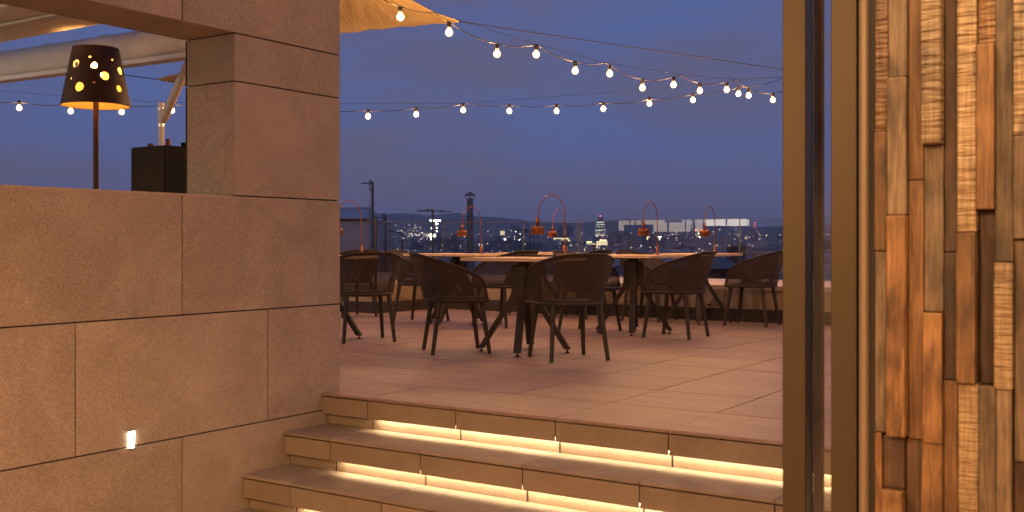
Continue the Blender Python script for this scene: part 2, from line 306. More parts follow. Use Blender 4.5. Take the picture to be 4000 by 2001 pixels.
for i in range(cols + 1):
    th = R(-62 + 124 * i / cols)          # right of straight ahead
    px = CX + F_PX * math.tan(th)
    top = (HY - ridge(px)) / F_PX * 6400 * math.cos(th) + CAM_Z
    for (rr_, k) in rows:
        bump = (math.sin(i * 0.71 + rr_ * 0.003) + math.sin(i * 1.9 + rr_ * 0.0011)) * 4 * (1 if 0 < k < 1 else 0)
        z0 = ground_z(rr_) - 3
        z = z0 + (top - z0) * k + bump
        dx = math.sin(th) * rr_; dy = math.cos(th) * rr_
        vs.append((dx * RT[0] + dy * FW[0], dx * RT[1] + dy * FW[1], z))
nr = len(rows)
h.add(vs, [(i * nr + j, (i + 1) * nr + j, (i + 1) * nr + j + 1, i * nr + j + 1) for i in range(cols) for j in range(nr - 1)], True)
tag(h.build('hills', plain('wooded_hills', (0.13, 0.125, 0.11), 0.95, scale=0.004, var=0.3)), kind='structure')

# ------------------------------------------------------------------ terrace: bed, tiles, steps
WX = -4.222                       # face of the left wall
NOSE, TREAD, RISE = 4.418, 0.296, 0.18
XJ = [WX + 0.004] + [-3.877 + 0.606 * k for k in range(9)]      # joints across the steps
bed = MB(); bed.box(-13, 2.2, 4.50, 13.1, -1.2, -0.032)
terrace = tag(bed.build('terrace_floor', M['bed']), kind='structure')
XT = [-3.877 + 0.606 * k for k in range(-12, 9)]
YT = [NOSE] + [4.985 + 0.6 * k for k in range(11)]
tcache = {}
def tile_mesh(w, d, bev=0.0022):
    key = (round(w, 3), round(d, 3))
    if key not in tcache:
        tcache[key] = MB().box(-w / 2, w / 2, -d / 2, d / 2, -0.020, 0).mesh('tile', M['tile'], bev, 1)
    return tcache[key]
for ix in range(len(XT) - 1):
    for iy in range(1, len(YT) - 1):
        x0, x1, y0, y1 = XT[ix], XT[ix + 1], YT[iy], YT[iy + 1]
        if y0 > 10.9: continue
        if x1 < -8.6 and y1 > 10.1: continue
        g_ = 0.0035 + random.uniform(0, 0.002)
        o = link(tile_mesh(x1 - x0 - 0.0075, y1 - y0 - 0.0065), 'tile', terrace, ((x0 + x1) / 2 + random.uniform(-1, 1) * 0.0008, (y0 + y1) / 2 + random.uniform(-1, 1) * 0.0008, random.uniform(-0.0012, 0.0012)))
        o.rotation_euler = (random.uniform(-1, 1) * 0.0016, random.uniform(-1, 1) * 0.0016, 0)
for ix in range(len(XT) - 1):
    x0, x1 = XT[ix], min(XT[ix + 1], WX - 0.001)
    if x0 < WX - 0.05: link(tile_mesh(x1 - x0 - 0.004, YT[1] - 4.580 - 0.004), 'tile', terrace, ((x0 + x1) / 2, (YT[1] + 4.580) / 2, 0))
# terrace strip left of the wall end, behind the wall
back_floor = MB().box(-13, -4.60, 0.2, 4.495, -1.2, -0.002)
tag(back_floor.build('side_terrace_floor', M['tile']), kind='structure')

steps = empty('stone_steps', (-1.6, 3.9, -0.72))
tag(steps, 'four stone steps with glowing light strips tucked under the nosings', 'steps')
inv = Vector((1.6, -3.9, 0.72))
def sp(mb, name, mt, bev=0, seg=2):      # a part of the steps, given in world coordinates
    o = mb.build(name, mt, steps, bev, seg); o.location = inv; return o
core = MB()
for k in range(4):
    core.box(WX + 0.002, 1.0, NOSE - TREAD * k + 0.058, NOSE + 0.2 - 0.001 * k, -RISE * k - RISE - 0.02, -RISE * k - 0.03)
sp(core, 'stair_body', M['bed'])
for k in range(4):
    yn = NOSE - TREAD * k; zt = -RISE * k
    yb = YT[1] if k == 0 else yn + TREAD + 0.05
    for j in range(len(XJ) - 1):
        x0, x1 = XJ[j] + 0.002, XJ[j + 1] - 0.002
        dz = random.uniform(-0.0008, 0.0008)
        # tread slab with a bull-nosed front
        prof = [(yn + 0.009, zt - 0.018), (yn + 0.003, zt - 0.0155), (yn, zt - 0.010), (yn + 0.0025, zt - 0.004), (yn + 0.009, zt), (yb - 0.002, zt), (yb - 0.002, zt - 0.018)]
        n = len(prof); t = MB()
        t.add([(x, y, z + dz) for x in (x0, x1) for y, z in prof], [tuple(reversed(range(n))), tuple(range(n, 2 * n))] + [(i, (i + 1) % n, n + (i + 1) % n, n + i) for i in range(n)])
        sp(t, 'tread', M['tile'] if k == 0 else M['step'])
        sp(MB().box(x0 + 0.001, x1 - 0.001, yn + 0.006, yn + 0.018, zt - 0.118, zt - 0.0225), 'nosing_face', M['step'], 0.001, 1)
        o_ = 0.012
        sp(MB().box(x0 + 0.004, x1 + (o_ if False else -0.004), yn + 0.050, yn + 0.057, zt - RISE + 0.001, zt - 0.06), 'riser_panel', M['step'])
    if True:
        ledx = XJ[1] + 0.05
        sp(MB().box(ledx, 0.9, yn + 0.024, yn + 0.036, zt - 0.108, zt - 0.102), 'light_strip', M['led'])
        sp(MB().box(ledx - 0.02, 0.92, yn + 0.0185, yn + 0.049, zt - 0.1005, zt - 0.094), 'light_channel', M['steel'])

# ------------------------------------------------------------------ the left wall
Hh = CAM_Z
zA, zB, zC = Hh * 1.287, Hh * (1 - 0.4167), Hh * (1 - 1.1195)
zt1, zt2 = Hh * 1.984, Hh * 2.276
YC = 4.576; YJ = 4.408 * Hh; TH = 0.384
wall = MB()
wall.box(WX - TH + 0.012, WX - 0.012, -2.0, YC - 0.012, -0.9, zA - 0.012)
wall.box(WX - TH + 0.012, WX - 0.012, YJ + 0.012, YC - 0.012, zA - 0.012, zt2 + 0.012)
wall.box(WX - TH + 0.012, WX - 0.012, -2.0, YC - 0.012, zt2 + 0.012, 3.3)
wall = wall.build('stone_wall', M['core'])
tag(wall, 'beige stone clad wall with an open window at left', 'wall')
def slab(y0, y1, z0, z1, x=WX):
    return MB().box(x - 0.012, x, y0, y1, z0, z1).build('stone_panel', M['wall'], wall, 0.0012, 1)
gp = 0.0035
def row(ys, z0, z1):
    for a, b_ in zip(ys, ys[1:]): slab(a + gp, b_ - gp, z0 + gp, z1 - gp)
y459, y190, y674 = 4.017 * Hh, 3.331 * Hh, 4.680 * Hh
PW = 1.157
row([-0.0 - PW * 1 + 0.8, y459 - 2 * PW, y459 - PW, y459, YC + gp], zB, zA)
row([y190 - 2 * PW, y190 - PW, y190, y674, YC + gp], zC, zB)
row([y459 - 2 * PW, y459 - PW, y459, y459 + PW], zC - 0.602, zC)
row([YJ - gp, YC + gp], zA, zt1); row([YJ - gp, YC + gp], zt1, zt2)
row([y459 - 2 * PW, y459 - PW, y459, YC + gp], zt2, zt2 + 0.602); row([y190 - PW, y190, y674, YC + gp], zt2 + 0.602, 3.3)
# the jamb and soffit of the opening, and the end of the wall
for z0, z1 in ((zA, zt1), (zt1, zt2)):
    MB().box(WX - TH, WX - 0.0125, YJ, YJ + 0.012, z0 + gp, z1 - gp).build('jamb_panel', M['wall'], wall, 0.0012, 1)
for y0, y1 in ((0.6, y459 - PW), (y459 - PW, y459), (y459, YJ)):
    MB().box(WX - TH, WX - 0.0125, y0 + gp, y1 - gp, zt2, zt2 + 0.012).build('soffit_panel', M['wall'], wall, 0.0012, 1)
MB().box(WX - TH, WX + 0.001, 0.6, YJ, zA - 0.012, zA - gp + 0.002).build('sill', M['wall'], wall)
for z0, z1 in ((-0.03, zB), (zB, zA), (zA, zt1), (zt1, zt2), (zt2, zt2 + 0.6), (zt2 + 0.6, 3.3)):
    MB().box(WX - TH, WX - 0.002, YC - 0.012, YC, z0 + gp, z1 - gp).build('end_panel', M['wall'], wall)
    MB().box(WX - TH - 0.0, WX - TH + 0.012, -2.0 if not (zA <= z0 < zt2) else YJ, YC - 0.0125, z0 + gp, z1 - gp).build('rear_panel', M['wall'], wall)

# recessed step light in the wall
sl = empty('wall_step_light', (WX, 3.671 * Hh, CAM_Z - 1.078 * Hh))
tag(sl, 'small bright recessed light low in the stone wall', 'wall light')
MB().hexa([(-0.005, -0.0115, -0.040), (0.004, -0.0115, -0.040), (0.004, 0.0115, -0.040), (-0.005, 0.0115, -0.040)],
          [(-0.005, -0.0165, 0.036), (0.004, -0.0165, 0.036), (0.004, 0.0165, 0.036), (-0.005, 0.0165, 0.036)]).build('lens', emit('step_light_glow', (1, 0.86, 0.62), 26), sl)
MB().box(-0.006, 0.0065, -0.019, 0.019, 0.0365, 0.042).box(-0.006, 0.0065, -0.015, 0.015, -0.0465, -0.0405).build('trim', M['steel'], sl)

# ------------------------------------------------------------------ the room the camera stands in
FZ = -0.72
tag(MB().box(WX, 4.0, -5.0, 3.53, FZ - 0.1, FZ).build('lower_floor', M['tile']), kind='structure')
tag(MB().box(WX - 0.4, 4.0, -5.0, 2.30, 1.95, 2.15).build('ceiling', M['plaster']), kind='structure')
tag(MB().box(WX, 4.0, -5.2, -5.0, FZ, 1.95).build('room_wall_back', M['plaster']), kind='structure')
tag(MB().box(4.0, 4.2, -5.2, 2.6, FZ, 1.95).build('room_wall_right', M['plaster']), kind='structure')
tag(MB().box(-0.585, 4.0, 2.25, 2.60, FZ, 1.95).build('room_wall_front', M['core']), kind='structure')
DL = [(-2.6, -0.6), (-0.8, -0.6), (1.0, -0.6), (2.6, 0.6), (-3.0, -2.8), (1.0, -2.8)]
dlm = emit('downlight_glow', (1.0, 0.56, 0.25), 1550)
def downlight(x, y, r, label, mt, z=1.95):
    t = empty('downlight', (x, y, z)); tag(t, label, 'downlight', 'recessed ceiling downlights')
    MB().lathe([(r, -0.003), (r * 1.25, -0.003), (r * 1.25, 0.0), (r, 0.02)], 24).build('ring', M['cream'], t)
    c = MB(); c.add([(r * math.cos(2 * math.pi * k / 16), r * math.sin(2 * math.pi * k / 16), -0.002) for k in range(16)], [tuple(reversed(range(16)))]); c.build('lamp_disc', mt, t)
for x, y in DL: downlight(x, y, 0.06, 'round recessed downlight in the room ceiling behind the viewer', dlm)
wwm = emit('wall_washer_glow', (1.0, 0.62, 0.30), 300)
for x in (-0.75, -0.30, 0.25): downlight(x, 1.90, 0.04, 'small ceiling washer light close above the reclaimed wood wall', wwm)

# reclaimed wood wall: strips of uneven depth
wd = MB().box(-0.570, 1.2, 2.235, 2.249, FZ, 1.95).build('reclaimed_wood_wall', M['core'])
tag(wd, 'rough wall of upright reclaimed wood strips at the right edge', 'wood wall')
WY = 2.2
def wx(px):
    r_ = ray(px, HY); return r_.x / r_.y * WY
def wz(py, px=3700): return CAM_Z + ray(px, py).z / ray(px, py).y * WY
seam1 = [(3418, 3470, [(-900, 's', 0), (501, 'h', 6), (982, 'g', 1), (1714, None, 0)]),
         (3470, 3545, [(-900, 'g', 2), (288, 'g', 9), (839, 'h', 14), (1722, None, 0)]),
         (3545, 3607, [(-900, 'h', -3), (700, 'h', -2), (1730, None, 0)]),
         (3607, 3684, [(-900, 'p', 16), (564, 'g', -4), (1223, 'h', 9), (1737, None, 0)]),
         (3684, 3741, [(-900, 'b', -6), (987, 'b', -3), (1486, None, 0)]),
         (3741, 3817, [(-900, 'p', 6), (909, 'h', 14), (1491, None, 0)]),
         (3817, 3888, [(-900, 's', -4), (190, 'h', 10), (823, 'b', -12), (1496, None, 0)]),
         (3888, 3961, [(-900, 'g', 3), (1023, 'p', 14), (1504, None, 0)]),
         (3961, 4040, [(-900, 'p', 9), (548, 'g', 11), (935, 'g', 0), (1776, None, 0)])]
low = [(3418, 3446, 1714, [('h', 3)], None), (3446, 3532, 1722, [('b', -2), ('h', 12)], 1937), (3532, 3600, 1730, [('b', -8)], None), (3600, 3684, 1737, [('h', 5)], None),
       (3682, 3746, 1486, [('h', -2)], None), (3746, 3826, 1491, [('p', 6)], None), (3826, 3896, 1496, [('g', 9)], None), (3896, 3955, 1504, [('g', 12)], None), (3955, 4040, 1776, [('b', -6)], None)]
WM = {'h': 'w_honey', 'b': 'w_brown', 'g': 'w_grey', 'p': 'w_pale', 's': 'w_saw'}
def plank(x0, x1, z0, z1, k, d):
    d = d * 1.5 / 1000.0; g_ = 0.0004
    b_ = MB().box(x0 + g_, x1 - g_, WY - d, 2.2345, z0 + 0.0006, z1 - 0.0006).build('wood_strip', M[WM[k]], wd, 0.0026, 2)
    return b_
for p0, p1, segs in seam1:
    for (ya, k, d), (yb, _, _) in zip(segs, segs[1:]):
        z1 = 1.948 if ya < -800 else wz(ya); z0 = wz(yb)
        plank(wx(p0), wx(p1), z0, z1, k, d)
for p0, p1, ys, ks, cut in low:
    z1 = wz(ys); zc = wz(cut) if cut else z1 - 0.42
    plank(wx(p0), wx(p1), zc, z1, *ks[0])
    plank(wx(p0), wx(p1), FZ, zc, *(ks[1] if len(ks) > 1 else (random.choice('hgp'), random.uniform(-3, 12))))
x = wx(4040)
while x < 1.15:
    w_ = random.uniform(0.026, 0.036); z = FZ
    while z < 1.94:
        z2 = min(1.948, z + random.uniform(0.2, 0.6)); 
        if z2 > 1.85: z2 = 1.948
        plank(x, x + w_, z, z2, random.choice('hhgpbs'), random.uniform(-8, 15)); z = z2
    x += w_

# sliding door frames beside it
d1 = empty('sliding_door', (-0.805, 2.49, FZ)); tag(d1, 'bronze metal door stile nearest the stone steps', 'door frame', 'open sliding door frames')
H_ = 1.95 - FZ - 0.003
MB().box(-0.028, 0.0275, -0.07, 0.075, 0, H_).build('stile', M['bronze'], d1, 0.002, 1)
MB().box(0.0280, 0.0320, 0.044, 0.056, 0, H_).build('brush_seal', M['rust'], d1)
MB().box(0.0280, 0.0300, -0.020, 0.030, 0, H_).build('seal_channel', M['rubber'], d1)
d2 = empty('sliding_door', (-0.655, 2.35, FZ)); tag(d2, 'bronze metal door stile next to the wood wall with a pale edge trim', 'door frame', 'open sliding door frames')
MB().box(-0.0286, 0.0278, -0.05, 0.05, 0, H_).build('stile', M['bronze'], d2, 0.002, 1)
MB().tube([(0.050, -0.066, 0), (0.050, -0.066, H_)], 0.0135, 16).build('edge_trim', M['bronze2'], d2)
MB().box(0.064, 0.068, -0.09, -0.03, 0, H_).build('shadow_gap_profile', M['rubber'], d2)
gp1 = MB().box(-0.770, -0.690, 2.447, 2.455, FZ + 0.02, 1.93).build('door_glass_pane', M['glass'])
tag(gp1, 'narrow strip of clear door glass between the two bronze stiles', 'glass pane')

# ------------------------------------------------------------------ parapet, glass balustrade
PY = 10.985
XR = -8.42; YL = 9.83
par = MB()
par.box(XR, 3.0, PY + 0.02, PY + 2.2, -1.0, 0.335).box(-14, XR - 0.0, YL + 0.02, PY + 2.2, -1.0, 0.3352)
par = par.build('parapet', M['parapet']); tag(par, 'low rendered parapet wall with pale coping beyond the tables', 'parapet')
xs = [XR - 0.02, -7.6, -6.2, -4.75, -3.3, -1.85, -0.4, 1.05, 2.5]
for a, b_ in zip(xs, xs[1:]): MB().box(a + 0.002, b_ - 0.002, PY - 0.005, PY + 1.95, 0.338, 0.390).build('coping_stone', M['coping'], par, 0.003, 1)
xs = [-13.5, -12, -10.6, -9.2, XR - 0.024]
for a, b_ in zip(xs, xs[1:]): MB().box(a + 0.002, b_ - 0.002, YL - 0.005, PY + 1.95, 0.338, 0.390).build('coping_stone', M['coping'], par, 0.003, 1)
kx = MB(); kx.box(XR + 0.03, 3.0, PY - 0.075, PY + 0.018, 0.0, 0.052).box(XR + 0.05, 3.0, PY - 0.05, PY + 0.018, 0.0525, 0.134)
kx.box(-13.5, XR + 0.05, YL - 0.075, YL + 0.018, 0, 0.052).box(-13.5, XR + 0.03, YL - 0.05, YL + 0.018, 0.0525, 0.134)
kx.box(XR + 0.001, XR + 0.0499, YL + 0.0185, PY - 0.076, 0, 0.0515).box(XR + 0.001, XR + 0.030, YL + 0.0185, PY - 0.051, 0.0525, 0.1335)
kx.build('base_profile', M['kick'], par)
bal = empty('glass_balustrade', (-5.5, 10.96, 0)); tag(bal, 'frameless clear glass balustrade in front of the city view', 'balustrade')
def bpart(mb, name, mt):
    o = mb.build(name, mt, bal); o.location = (5.5, -10.96, 0); return o
GT = 1.117; GY = 10.955
px_ = [XR + 0.02, -8.30, -7.06, -6.27, -4.25, -2.2, -0.2, 1.8]
for a, b_ in zip(px_, px_[1:]):
    bpart(MB().box(a + 0.006, b_ - 0.006, GY, GY + 0.0015, 0.06, GT), 'pane', M['glass'])
    bpart(MB().box(a + 0.006, b_ - 0.006, GY - 0.002, GY + 0.006, GT + 0.0005, GT + 0.006), 'pane_edge', M['gedge'])
    bpart(MB().box(b_ - 0.005, b_ + 0.005, GY - 0.003, GY + 0.008, 0.06, GT + 0.004), 'pane_joint', M['gedge'])
for a, b_ in ((-13.0, -11.4), (-11.4, -9.8), (-9.8, XR - 0.05)):
    bpart(MB().box(a + 0.006, b_ - 0.006, YL - 0.035, YL - 0.0335, 0.06, GT), 'pane', M['glass'])
    bpart(MB().box(a + 0.006, b_ - 0.006, YL - 0.037, YL - 0.029, GT + 0.0005, GT + 0.006), 'pane_edge', M['gedge'])
bpart(MB().box(XR + 0.0, XR + 0.0015, YL + 0.02, GY - 0.02, 0.06, GT), 'pane', M['glass'])
bpart(MB().box(XR - 0.002, XR + 0.005, YL + 0.02, GY - 0.02, GT + 0.0005, GT + 0.006), 'pane_edge', M['gedge'])
bpart(MB().tube([(XR - 0.02, YL - 0.05, 0.055), (XR - 0.02, YL - 0.05, 1.165)], 0.016, 12), 'corner_post', plain('dark_polished_post', (0.10, 0.085, 0.065), 0.25, 0.9))
for x in (-7.78, -7.65, -5.75, -5.62, -4.60, -4.47, -2.7, -2.57):
    bpart(MB().lathe([(0.0, -0.012), (0.018, -0.012), (0.022, -0.004), (0.022, 0.004), (0.0, 0.004)], 12, (x, GY - 0.012, 0.175)), 'glass_clamp', M['kick'])

# ------------------------------------------------------------------ chairs
def make_chair():
    root = empty('tub_chair')
    RB, FWD, HM, ZS = 0.258, 0.20, 0.350, 0.425
    half = math.pi / 2 * RB + FWD
    def base(s):
        a = abs(s); sg = 1 if s >= 0 else -1; arc = math.pi / 2 * RB
        if a <= arc:
            t = a / RB; return Vector((sg * math.sin(t) * RB, -math.cos(t) * RB, 0)), Vector((sg * math.sin(t), -math.cos(t), 0))
        return Vector((sg * RB, a - arc, 0)), Vector((sg, 0, 0))
    def ht(q):
        hgt = HM * (1 - 0.14 * q ** 2 - 0.58 * max(0, q - 0.16) ** 1.2)
        if q > 0.86: hgt *= math.sqrt(max(0.0, 1 - ((q - 0.86) / 0.14) ** 2)) * 0.97 + 0.03
        return hgt
    nu, nv = 56, 14; vs = []; fs = []; uvs = []; mar = []
    for i in range(nu + 1):
        s = -half + 2 * half * i / nu; b_, n_ = base(s); q = abs(s) / half; hh = ht(q)
        fl = 0.112 - 0.03 * q
        for j in range(nv + 1):
            v = j / nv; z = v * hh; k = z / HM
            p = b_ + n_ * (fl * (k ** 1.15)) ; vs.append((p.x, p.y, ZS + z))
            uvs.append((s * (1 + 0.25 * k), z * 1.04)); mar.append(min(hh - z, (half - abs(s)) * 0.9, z + 0.012))
    for i in range(nu):
        for j in range(nv): fs.append((i * (nv + 1) + j, (i + 1) * (nv + 1) + j, (i + 1) * (nv + 1) + j + 1, i * (nv + 1) + j + 1))
    mb = MB(); mb.add(vs, fs, True); me = mb.mesh('shell', M['perf'])
    ul = me.uv_layers.new(name='UVMap')
    for lp in me.loops: ul.data[lp.index].uv = uvs[lp.vertex_index]
    at2 = me.attributes.new('margin', 'FLOAT', 'POINT'); at2.data.foreach_set('value', mar)
    sh = link(me, 'shell', root)
    rim = [Vector(vs[i * (nv + 1) + nv]) for i in range(nu + 1)]
    MB().tube(rim, 0.0055, 8).build('rim', M['chair'], sh)
    # seat pan
    out = []
    for i in range(33):
        s = -half + 2 * half * i / 32; b_, n_ = base(s); out.append((b_.x, b_.y))
    out += [(RB * 0.93, FWD + 0.020), (RB * 0.6, FWD + 0.038), (0, FWD + 0.044), (-RB * 0.6, FWD + 0.038), (-RB * 0.93, FWD + 0.020)]
    n = len(out); vs = []; fs = []
    layers = [(0.94, 0.396), (1.0, 0.404), (1.012, 0.414), (1.0, 0.426), (0.9, 0.430), (0.5, 0.420), (0.02, 0.416)]
    for k, z in layers: vs += [(x * k, y * k, z) for x, y in out]
    for L_ in range(len(layers) - 1):
        for i in range(n): fs.append((L_ * n + i, L_ * n + (i + 1) % n, (L_ + 1) * n + (i + 1) % n, (L_ + 1) * n + i))
    sb = MB(); sb.add(vs, fs, True); sb.add(vs[:n], [tuple(reversed(range(n)))]); sb.build('seat', M['chair'], root)
    for sx in (-1, 1):
        for sy in (-1, 1):
            t0 = Vector((sx * 0.185, 0.0 + sy * 0.165, 0.402)); t1 = Vector((sx * 0.222, 0.0 + sy * 0.222, 0.0))
            MB().tube([t0, t0.lerp(t1, 0.5), t1], [0.0205, 0.018, 0.0155], 10).build('leg', M['chair'], root)
    return root
def face(dx, dy): return math.atan2(dy, dx) - math.pi / 2
CH = [(-3.945, 6.735, face(-0.80, 0.60), 'perforated brown tub chair nearest the steps, its back turned to the viewer'),
      (-4.92, 6.66, face(0.68, 0.73), 'perforated brown tub chair at the left of the front table, facing right'),
      (-6.16, 6.98, face(-0.81, 0.59), 'perforated brown tub chair seen from behind, half hidden by the stone wall'),
      (-7.12, 9.00, face(0.95, 0.2), 'perforated brown tub chair at the left end of the left table, facing right'),
      (-6.03, 8.98, face(-1, 0.1), 'perforated brown tub chair behind the front table, facing left'),
      (-4.97, 8.90, face(1, 0.05), 'perforated brown tub chair half hidden behind the chair nearest the steps'),
      (-4.03, 8.82, face(-1, -0.02), 'perforated brown tub chair at the right of the middle table, facing left'),
      (-5.13, 10.53, face(1, 0.0), 'perforated brown tub chair showing only its rim behind the middle table'),
      (-3.95, 10.53, face(-1, -0.05), 'perforated brown tub chair farthest right, next to the door frame'),
      (-5.98, 10.50, face(-1, 0.08), 'perforated brown tub chair by the parapet below the bullet shaped tower'),
      (-8.33, 9.20, face(-0.9, 0.3), 'perforated brown tub chair whose rim shows behind the leftmost chair'),
      ]
proto = make_chair()
for i, (x, y, rz, lb) in enumerate(CH):
    c = proto if i == 0 else copy_tree(proto)
    c.location = (x, y, 0.001); c.rotation_euler = (0, 0, rz); tag(c, lb, 'chair', 'perforated tub chairs on the terrace')

# ------------------------------------------------------------------ tables
TT = 0.742
def make_table(hx=0.36, hy=0.36):
    root = empty('bistro_table')
    MB().box(-hx, hx, -hy, hy, TT - 0.026, TT).build('tabletop', M['ttop'], root, 0.003, 2)
    MB().box(-0.20, 0.20, -0.20, 0.20, TT - 0.036, TT - 0.0265).box(-0.045, 0.045, -0.045, 0.045, 0.42, TT - 0.0365).build('hub', M['tleg'], root)
    for k in range(4):
        a = k * math.pi / 2; ca, sa = math.cos(a), math.sin(a)
        def pt(r_, w, z): return (ca * r_ - sa * w, sa * r_ + ca * w, z)
        w = 0.028; lg = MB()
        prof = [(0.046, 0.092, TT - 0.06), (0.046, 0.098, 0.47), (0.064, 0.112, 0.43), (0.318, 0.366, 0.028)]
        vs = []; 
        for (ri, ro, z) in prof: vs += [pt(ri, -w, z), pt(ro, -w, z), pt(ro, w, z), pt(ri, w, z)]
        fs = [(0, 1, 2, 3)]
        for i in range(3):
            for q in range(4): fs.append((i * 4 + q, (i + 1) * 4 + q, (i + 1) * 4 + (q + 1) % 4, i * 4 + (q + 1) % 4))
        fs.append((15, 14, 13, 12)); lg.add(vs, fs); lo = lg.build('leg', M['tleg'], root)
        c = pt(0.340, 0, 0)
        MB().lathe([(0.0, 0.0), (0.019, 0.0), (0.019, 0.006), (0.006, 0.010), (0.006, 0.0285)], 12, c).build('glide', M['rubber'], lo)
    return root
TB = [(-4.47, 6.95, R(24), 'bistro table nearest the steps with a tall copper lamp', 0),
      (-6.64, 6.97, 0, 'bistro table mostly hidden behind the stone wall corner', 0),
      (-6.68, 9.08, 0, 'bistro table at left with the grey chimney flue rising behind it', 1),
      (-4.55, 9.00, 0, 'bistro table in the middle between two facing tub chairs', 0),
      (-6.60, 10.55, 0, 'bistro table farthest back against the glass balustrade', 0),
      (-4.55, 10.53, 0, 'bistro table at right whose corner points at the last chair', 0)]
tp = make_table(); tp2 = make_table(0.47, 0.36); used = [False, False]
for i, (x, y, rz, lb, k) in enumerate(TB):
    pr_ = (tp, tp2)[k]
    if not used[k]: t = pr_; used[k] = True
    else: t = copy_tree(pr_)
    t.location = (x, y, 0); t.rotation_euler = (0, 0, 0); tag(t, lb, 'table', 'pale topped bistro tables')
    for o in [q for q in bpy.data.objects if q.parent == t]:
        if rz and o.name.split('.')[0] in ('leg', 'hub'): o.rotation_euler = (0, 0, rz)

# ------------------------------------------------------------------ copper table lamps
def make_lamp():
    root = empty('copper_table_lamp')
    MB().lathe([(0.0, 0.0), (0.026, 0.0), (0.026, 0.004), (0.0125, 0.006), (0.0125, 0.082), (0.006, 0.086), (0.0, 0.086)], 16).build('base', M['copper'], root)
    pts = [(0, 0, 0.08), (0, 0, 0.25)]; ra, rb, z0 = 0.105, 0.155, 0.34
    pts += [(-0.004, 0, 0.30)]
    for k in range(0, 21):
        a = math.pi * k / 20; pts.append((-ra - 0.005 + ra * math.cos(a), 0, z0 + rb * math.sin(a)))
    pts += [(-2 * ra - 0.012, 0, 0.30)]
    MB().tube(pts, 0.0042, 8).build('stem', M['copper'], root)
    ex = -2 * ra - 0.012
    MB().lathe([(0.0, 0.315), (0.0115, 0.315), (0.0125, 0.240), (0.0, 0.240)], 16, (ex, 0, 0)).build('neck', M['copper'], root)
    MB().tube([(ex + 0.011, 0, 0.285), (ex + 0.024, 0, 0.285)], 0.0065, 10).build('knob', M['rust'], root)
    MB().lathe([(0.0, 0.246), (0.049, 0.246), (0.051, 0.243), (0.053, 0.182), (0.050, 0.182), (0.048, 0.240), (0.0, 0.241)], 32, (ex, 0, 0)).build('shade', M['copper'], root)
    return root
def azp(px): return math.atan2(ray(px, HY).y, ray(px, HY).x)
LP = [(-4.24, 7.20, 1.0, 'tallest copper arc lamp, on the front bistro table'),
      (-6.42, 9.14, 0.9, 'copper arc lamp in front of the grey chimney flue'),
      (-4.30, 9.00, 0.68, 'copper arc lamp to the right of the bullet shaped tower'),
      (-6.28, 10.62, 0.62, 'small copper arc lamp just behind the tallest one'),
      (-4.34, 10.48, 0.62, 'copper arc lamp farthest right, over the red lit tower'),
      (-6.40, 7.22, 0.95, 'copper arc lamp cut off by the edge of the stone wall')]
lp0 = make_lamp()
for i, (x, y, wfac, lb) in enumerate(LP):
    l_ = lp0 if i == 0 else copy_tree(lp0)
    # the arm swings to the left; it turns away from the viewer where it looks narrower
    l_.location = (x, y, TT + 0.001); l_.rotation_euler = (0, 0, YAW + math.acos(wfac)); tag(l_, lb, 'lamp', 'copper arc lamps on the tables')

# ------------------------------------------------------------------ string lights
GLOBE = MB().lathe([(0.0, -0.034), (0.013, -0.0315), (0.0245, -0.023), (0.0315, -0.009), (0.032, 0.004), (0.028, 0.017), (0.018, 0.029), (0.012, 0.034)], 20).mesh('bulb', M['globe'])
CORE = MB().lathe([(0.0, -0.024), (0.009, -0.0225), (0.017, -0.017), (0.0215, -0.007), (0.0215, 0.004), (0.018, 0.013), (0.010, 0.020), (0.0, 0.022)], 16).mesh('glowing_core', M['bulb'])
CORE3 = CORE.copy(); CORE3.materials[0] = M['bulb_dim']
SOCK = MB().lathe([(0.0, 0.034), (0.0165, 0.034), (0.0175, 0.050), (0.0175, 0.078), (0.014, 0.084), (0.0, 0.084)], 12).mesh('socket', M['wire'])
def string(name, label, bulbs, path, dfun, wires):
    t = empty(name, at(*bulbs[0], dfun(bulbs[0][0]))); tag(t, label, 'string lights', 'festoon strings over the terrace'); o0 = Vector(t.location)
    for (px, py) in bulbs:
        d = dfun(px); b_ = link(GLOBE, 'bulb', t, at(px, py, d) - o0); link(SOCK, 'socket', b_); link(CORE, 'glowing_core', b_)
    pts = []
    P3 = [at(px, py, dfun(px)) - o0 for px, py in path]
    for a, b_ in zip(P3, P3[1:]):
        ln = (b_ - a).length; sg = 0.045 * ln
        for k in range(6):
            q = k / 6; pts.append(a.lerp(b_, q) + Vector((0, 0, -4 * sg * q * (1 - q))))
    pts.append(P3[-1])
    MB().tube(pts, 0.0042, 6).build('cable', M['wire'], t)
    for w_ in wires: MB().tube([at(px, py, dfun(px)) - o0 for px, py in w_], 0.0018, 5).build('support_wire', M['wire'], t)
def c4(l): return [(1300 + x * 0.69876, y * 0.69876) for x, y in l]
U = c4([(378, 95), (650, 182), (918, 302), (1137, 305), (1355, 397), (1548, 413), (1731, 492), (1905, 475), (2052, 508), (2202, 503), (2325, 535), (2460, 560)])
U = [(1300 + 60 * 0.69876, -60)] + U
UP = c4([(-260, -330), (40, -150), (270, -10), (378, 36), (575, 72), (650, 124), (912, 245), (1140, 249), (1357, 345), (1522, 352), (1553, 366), (1735, 445), (1898, 430), (1942, 418), (2052, 464), (2196, 460), (2248, 445), (2325, 492), (2457, 521), (2515, 508), (2600, 470)])
ua, ub = 1300 + 378 * 0.69876, 1300 + 2460 * 0.69876
def du(px): return 1 / (1 / 8.2 + (1 / 12.6 - 1 / 8.2) * (px - ua) / (ub - ua))
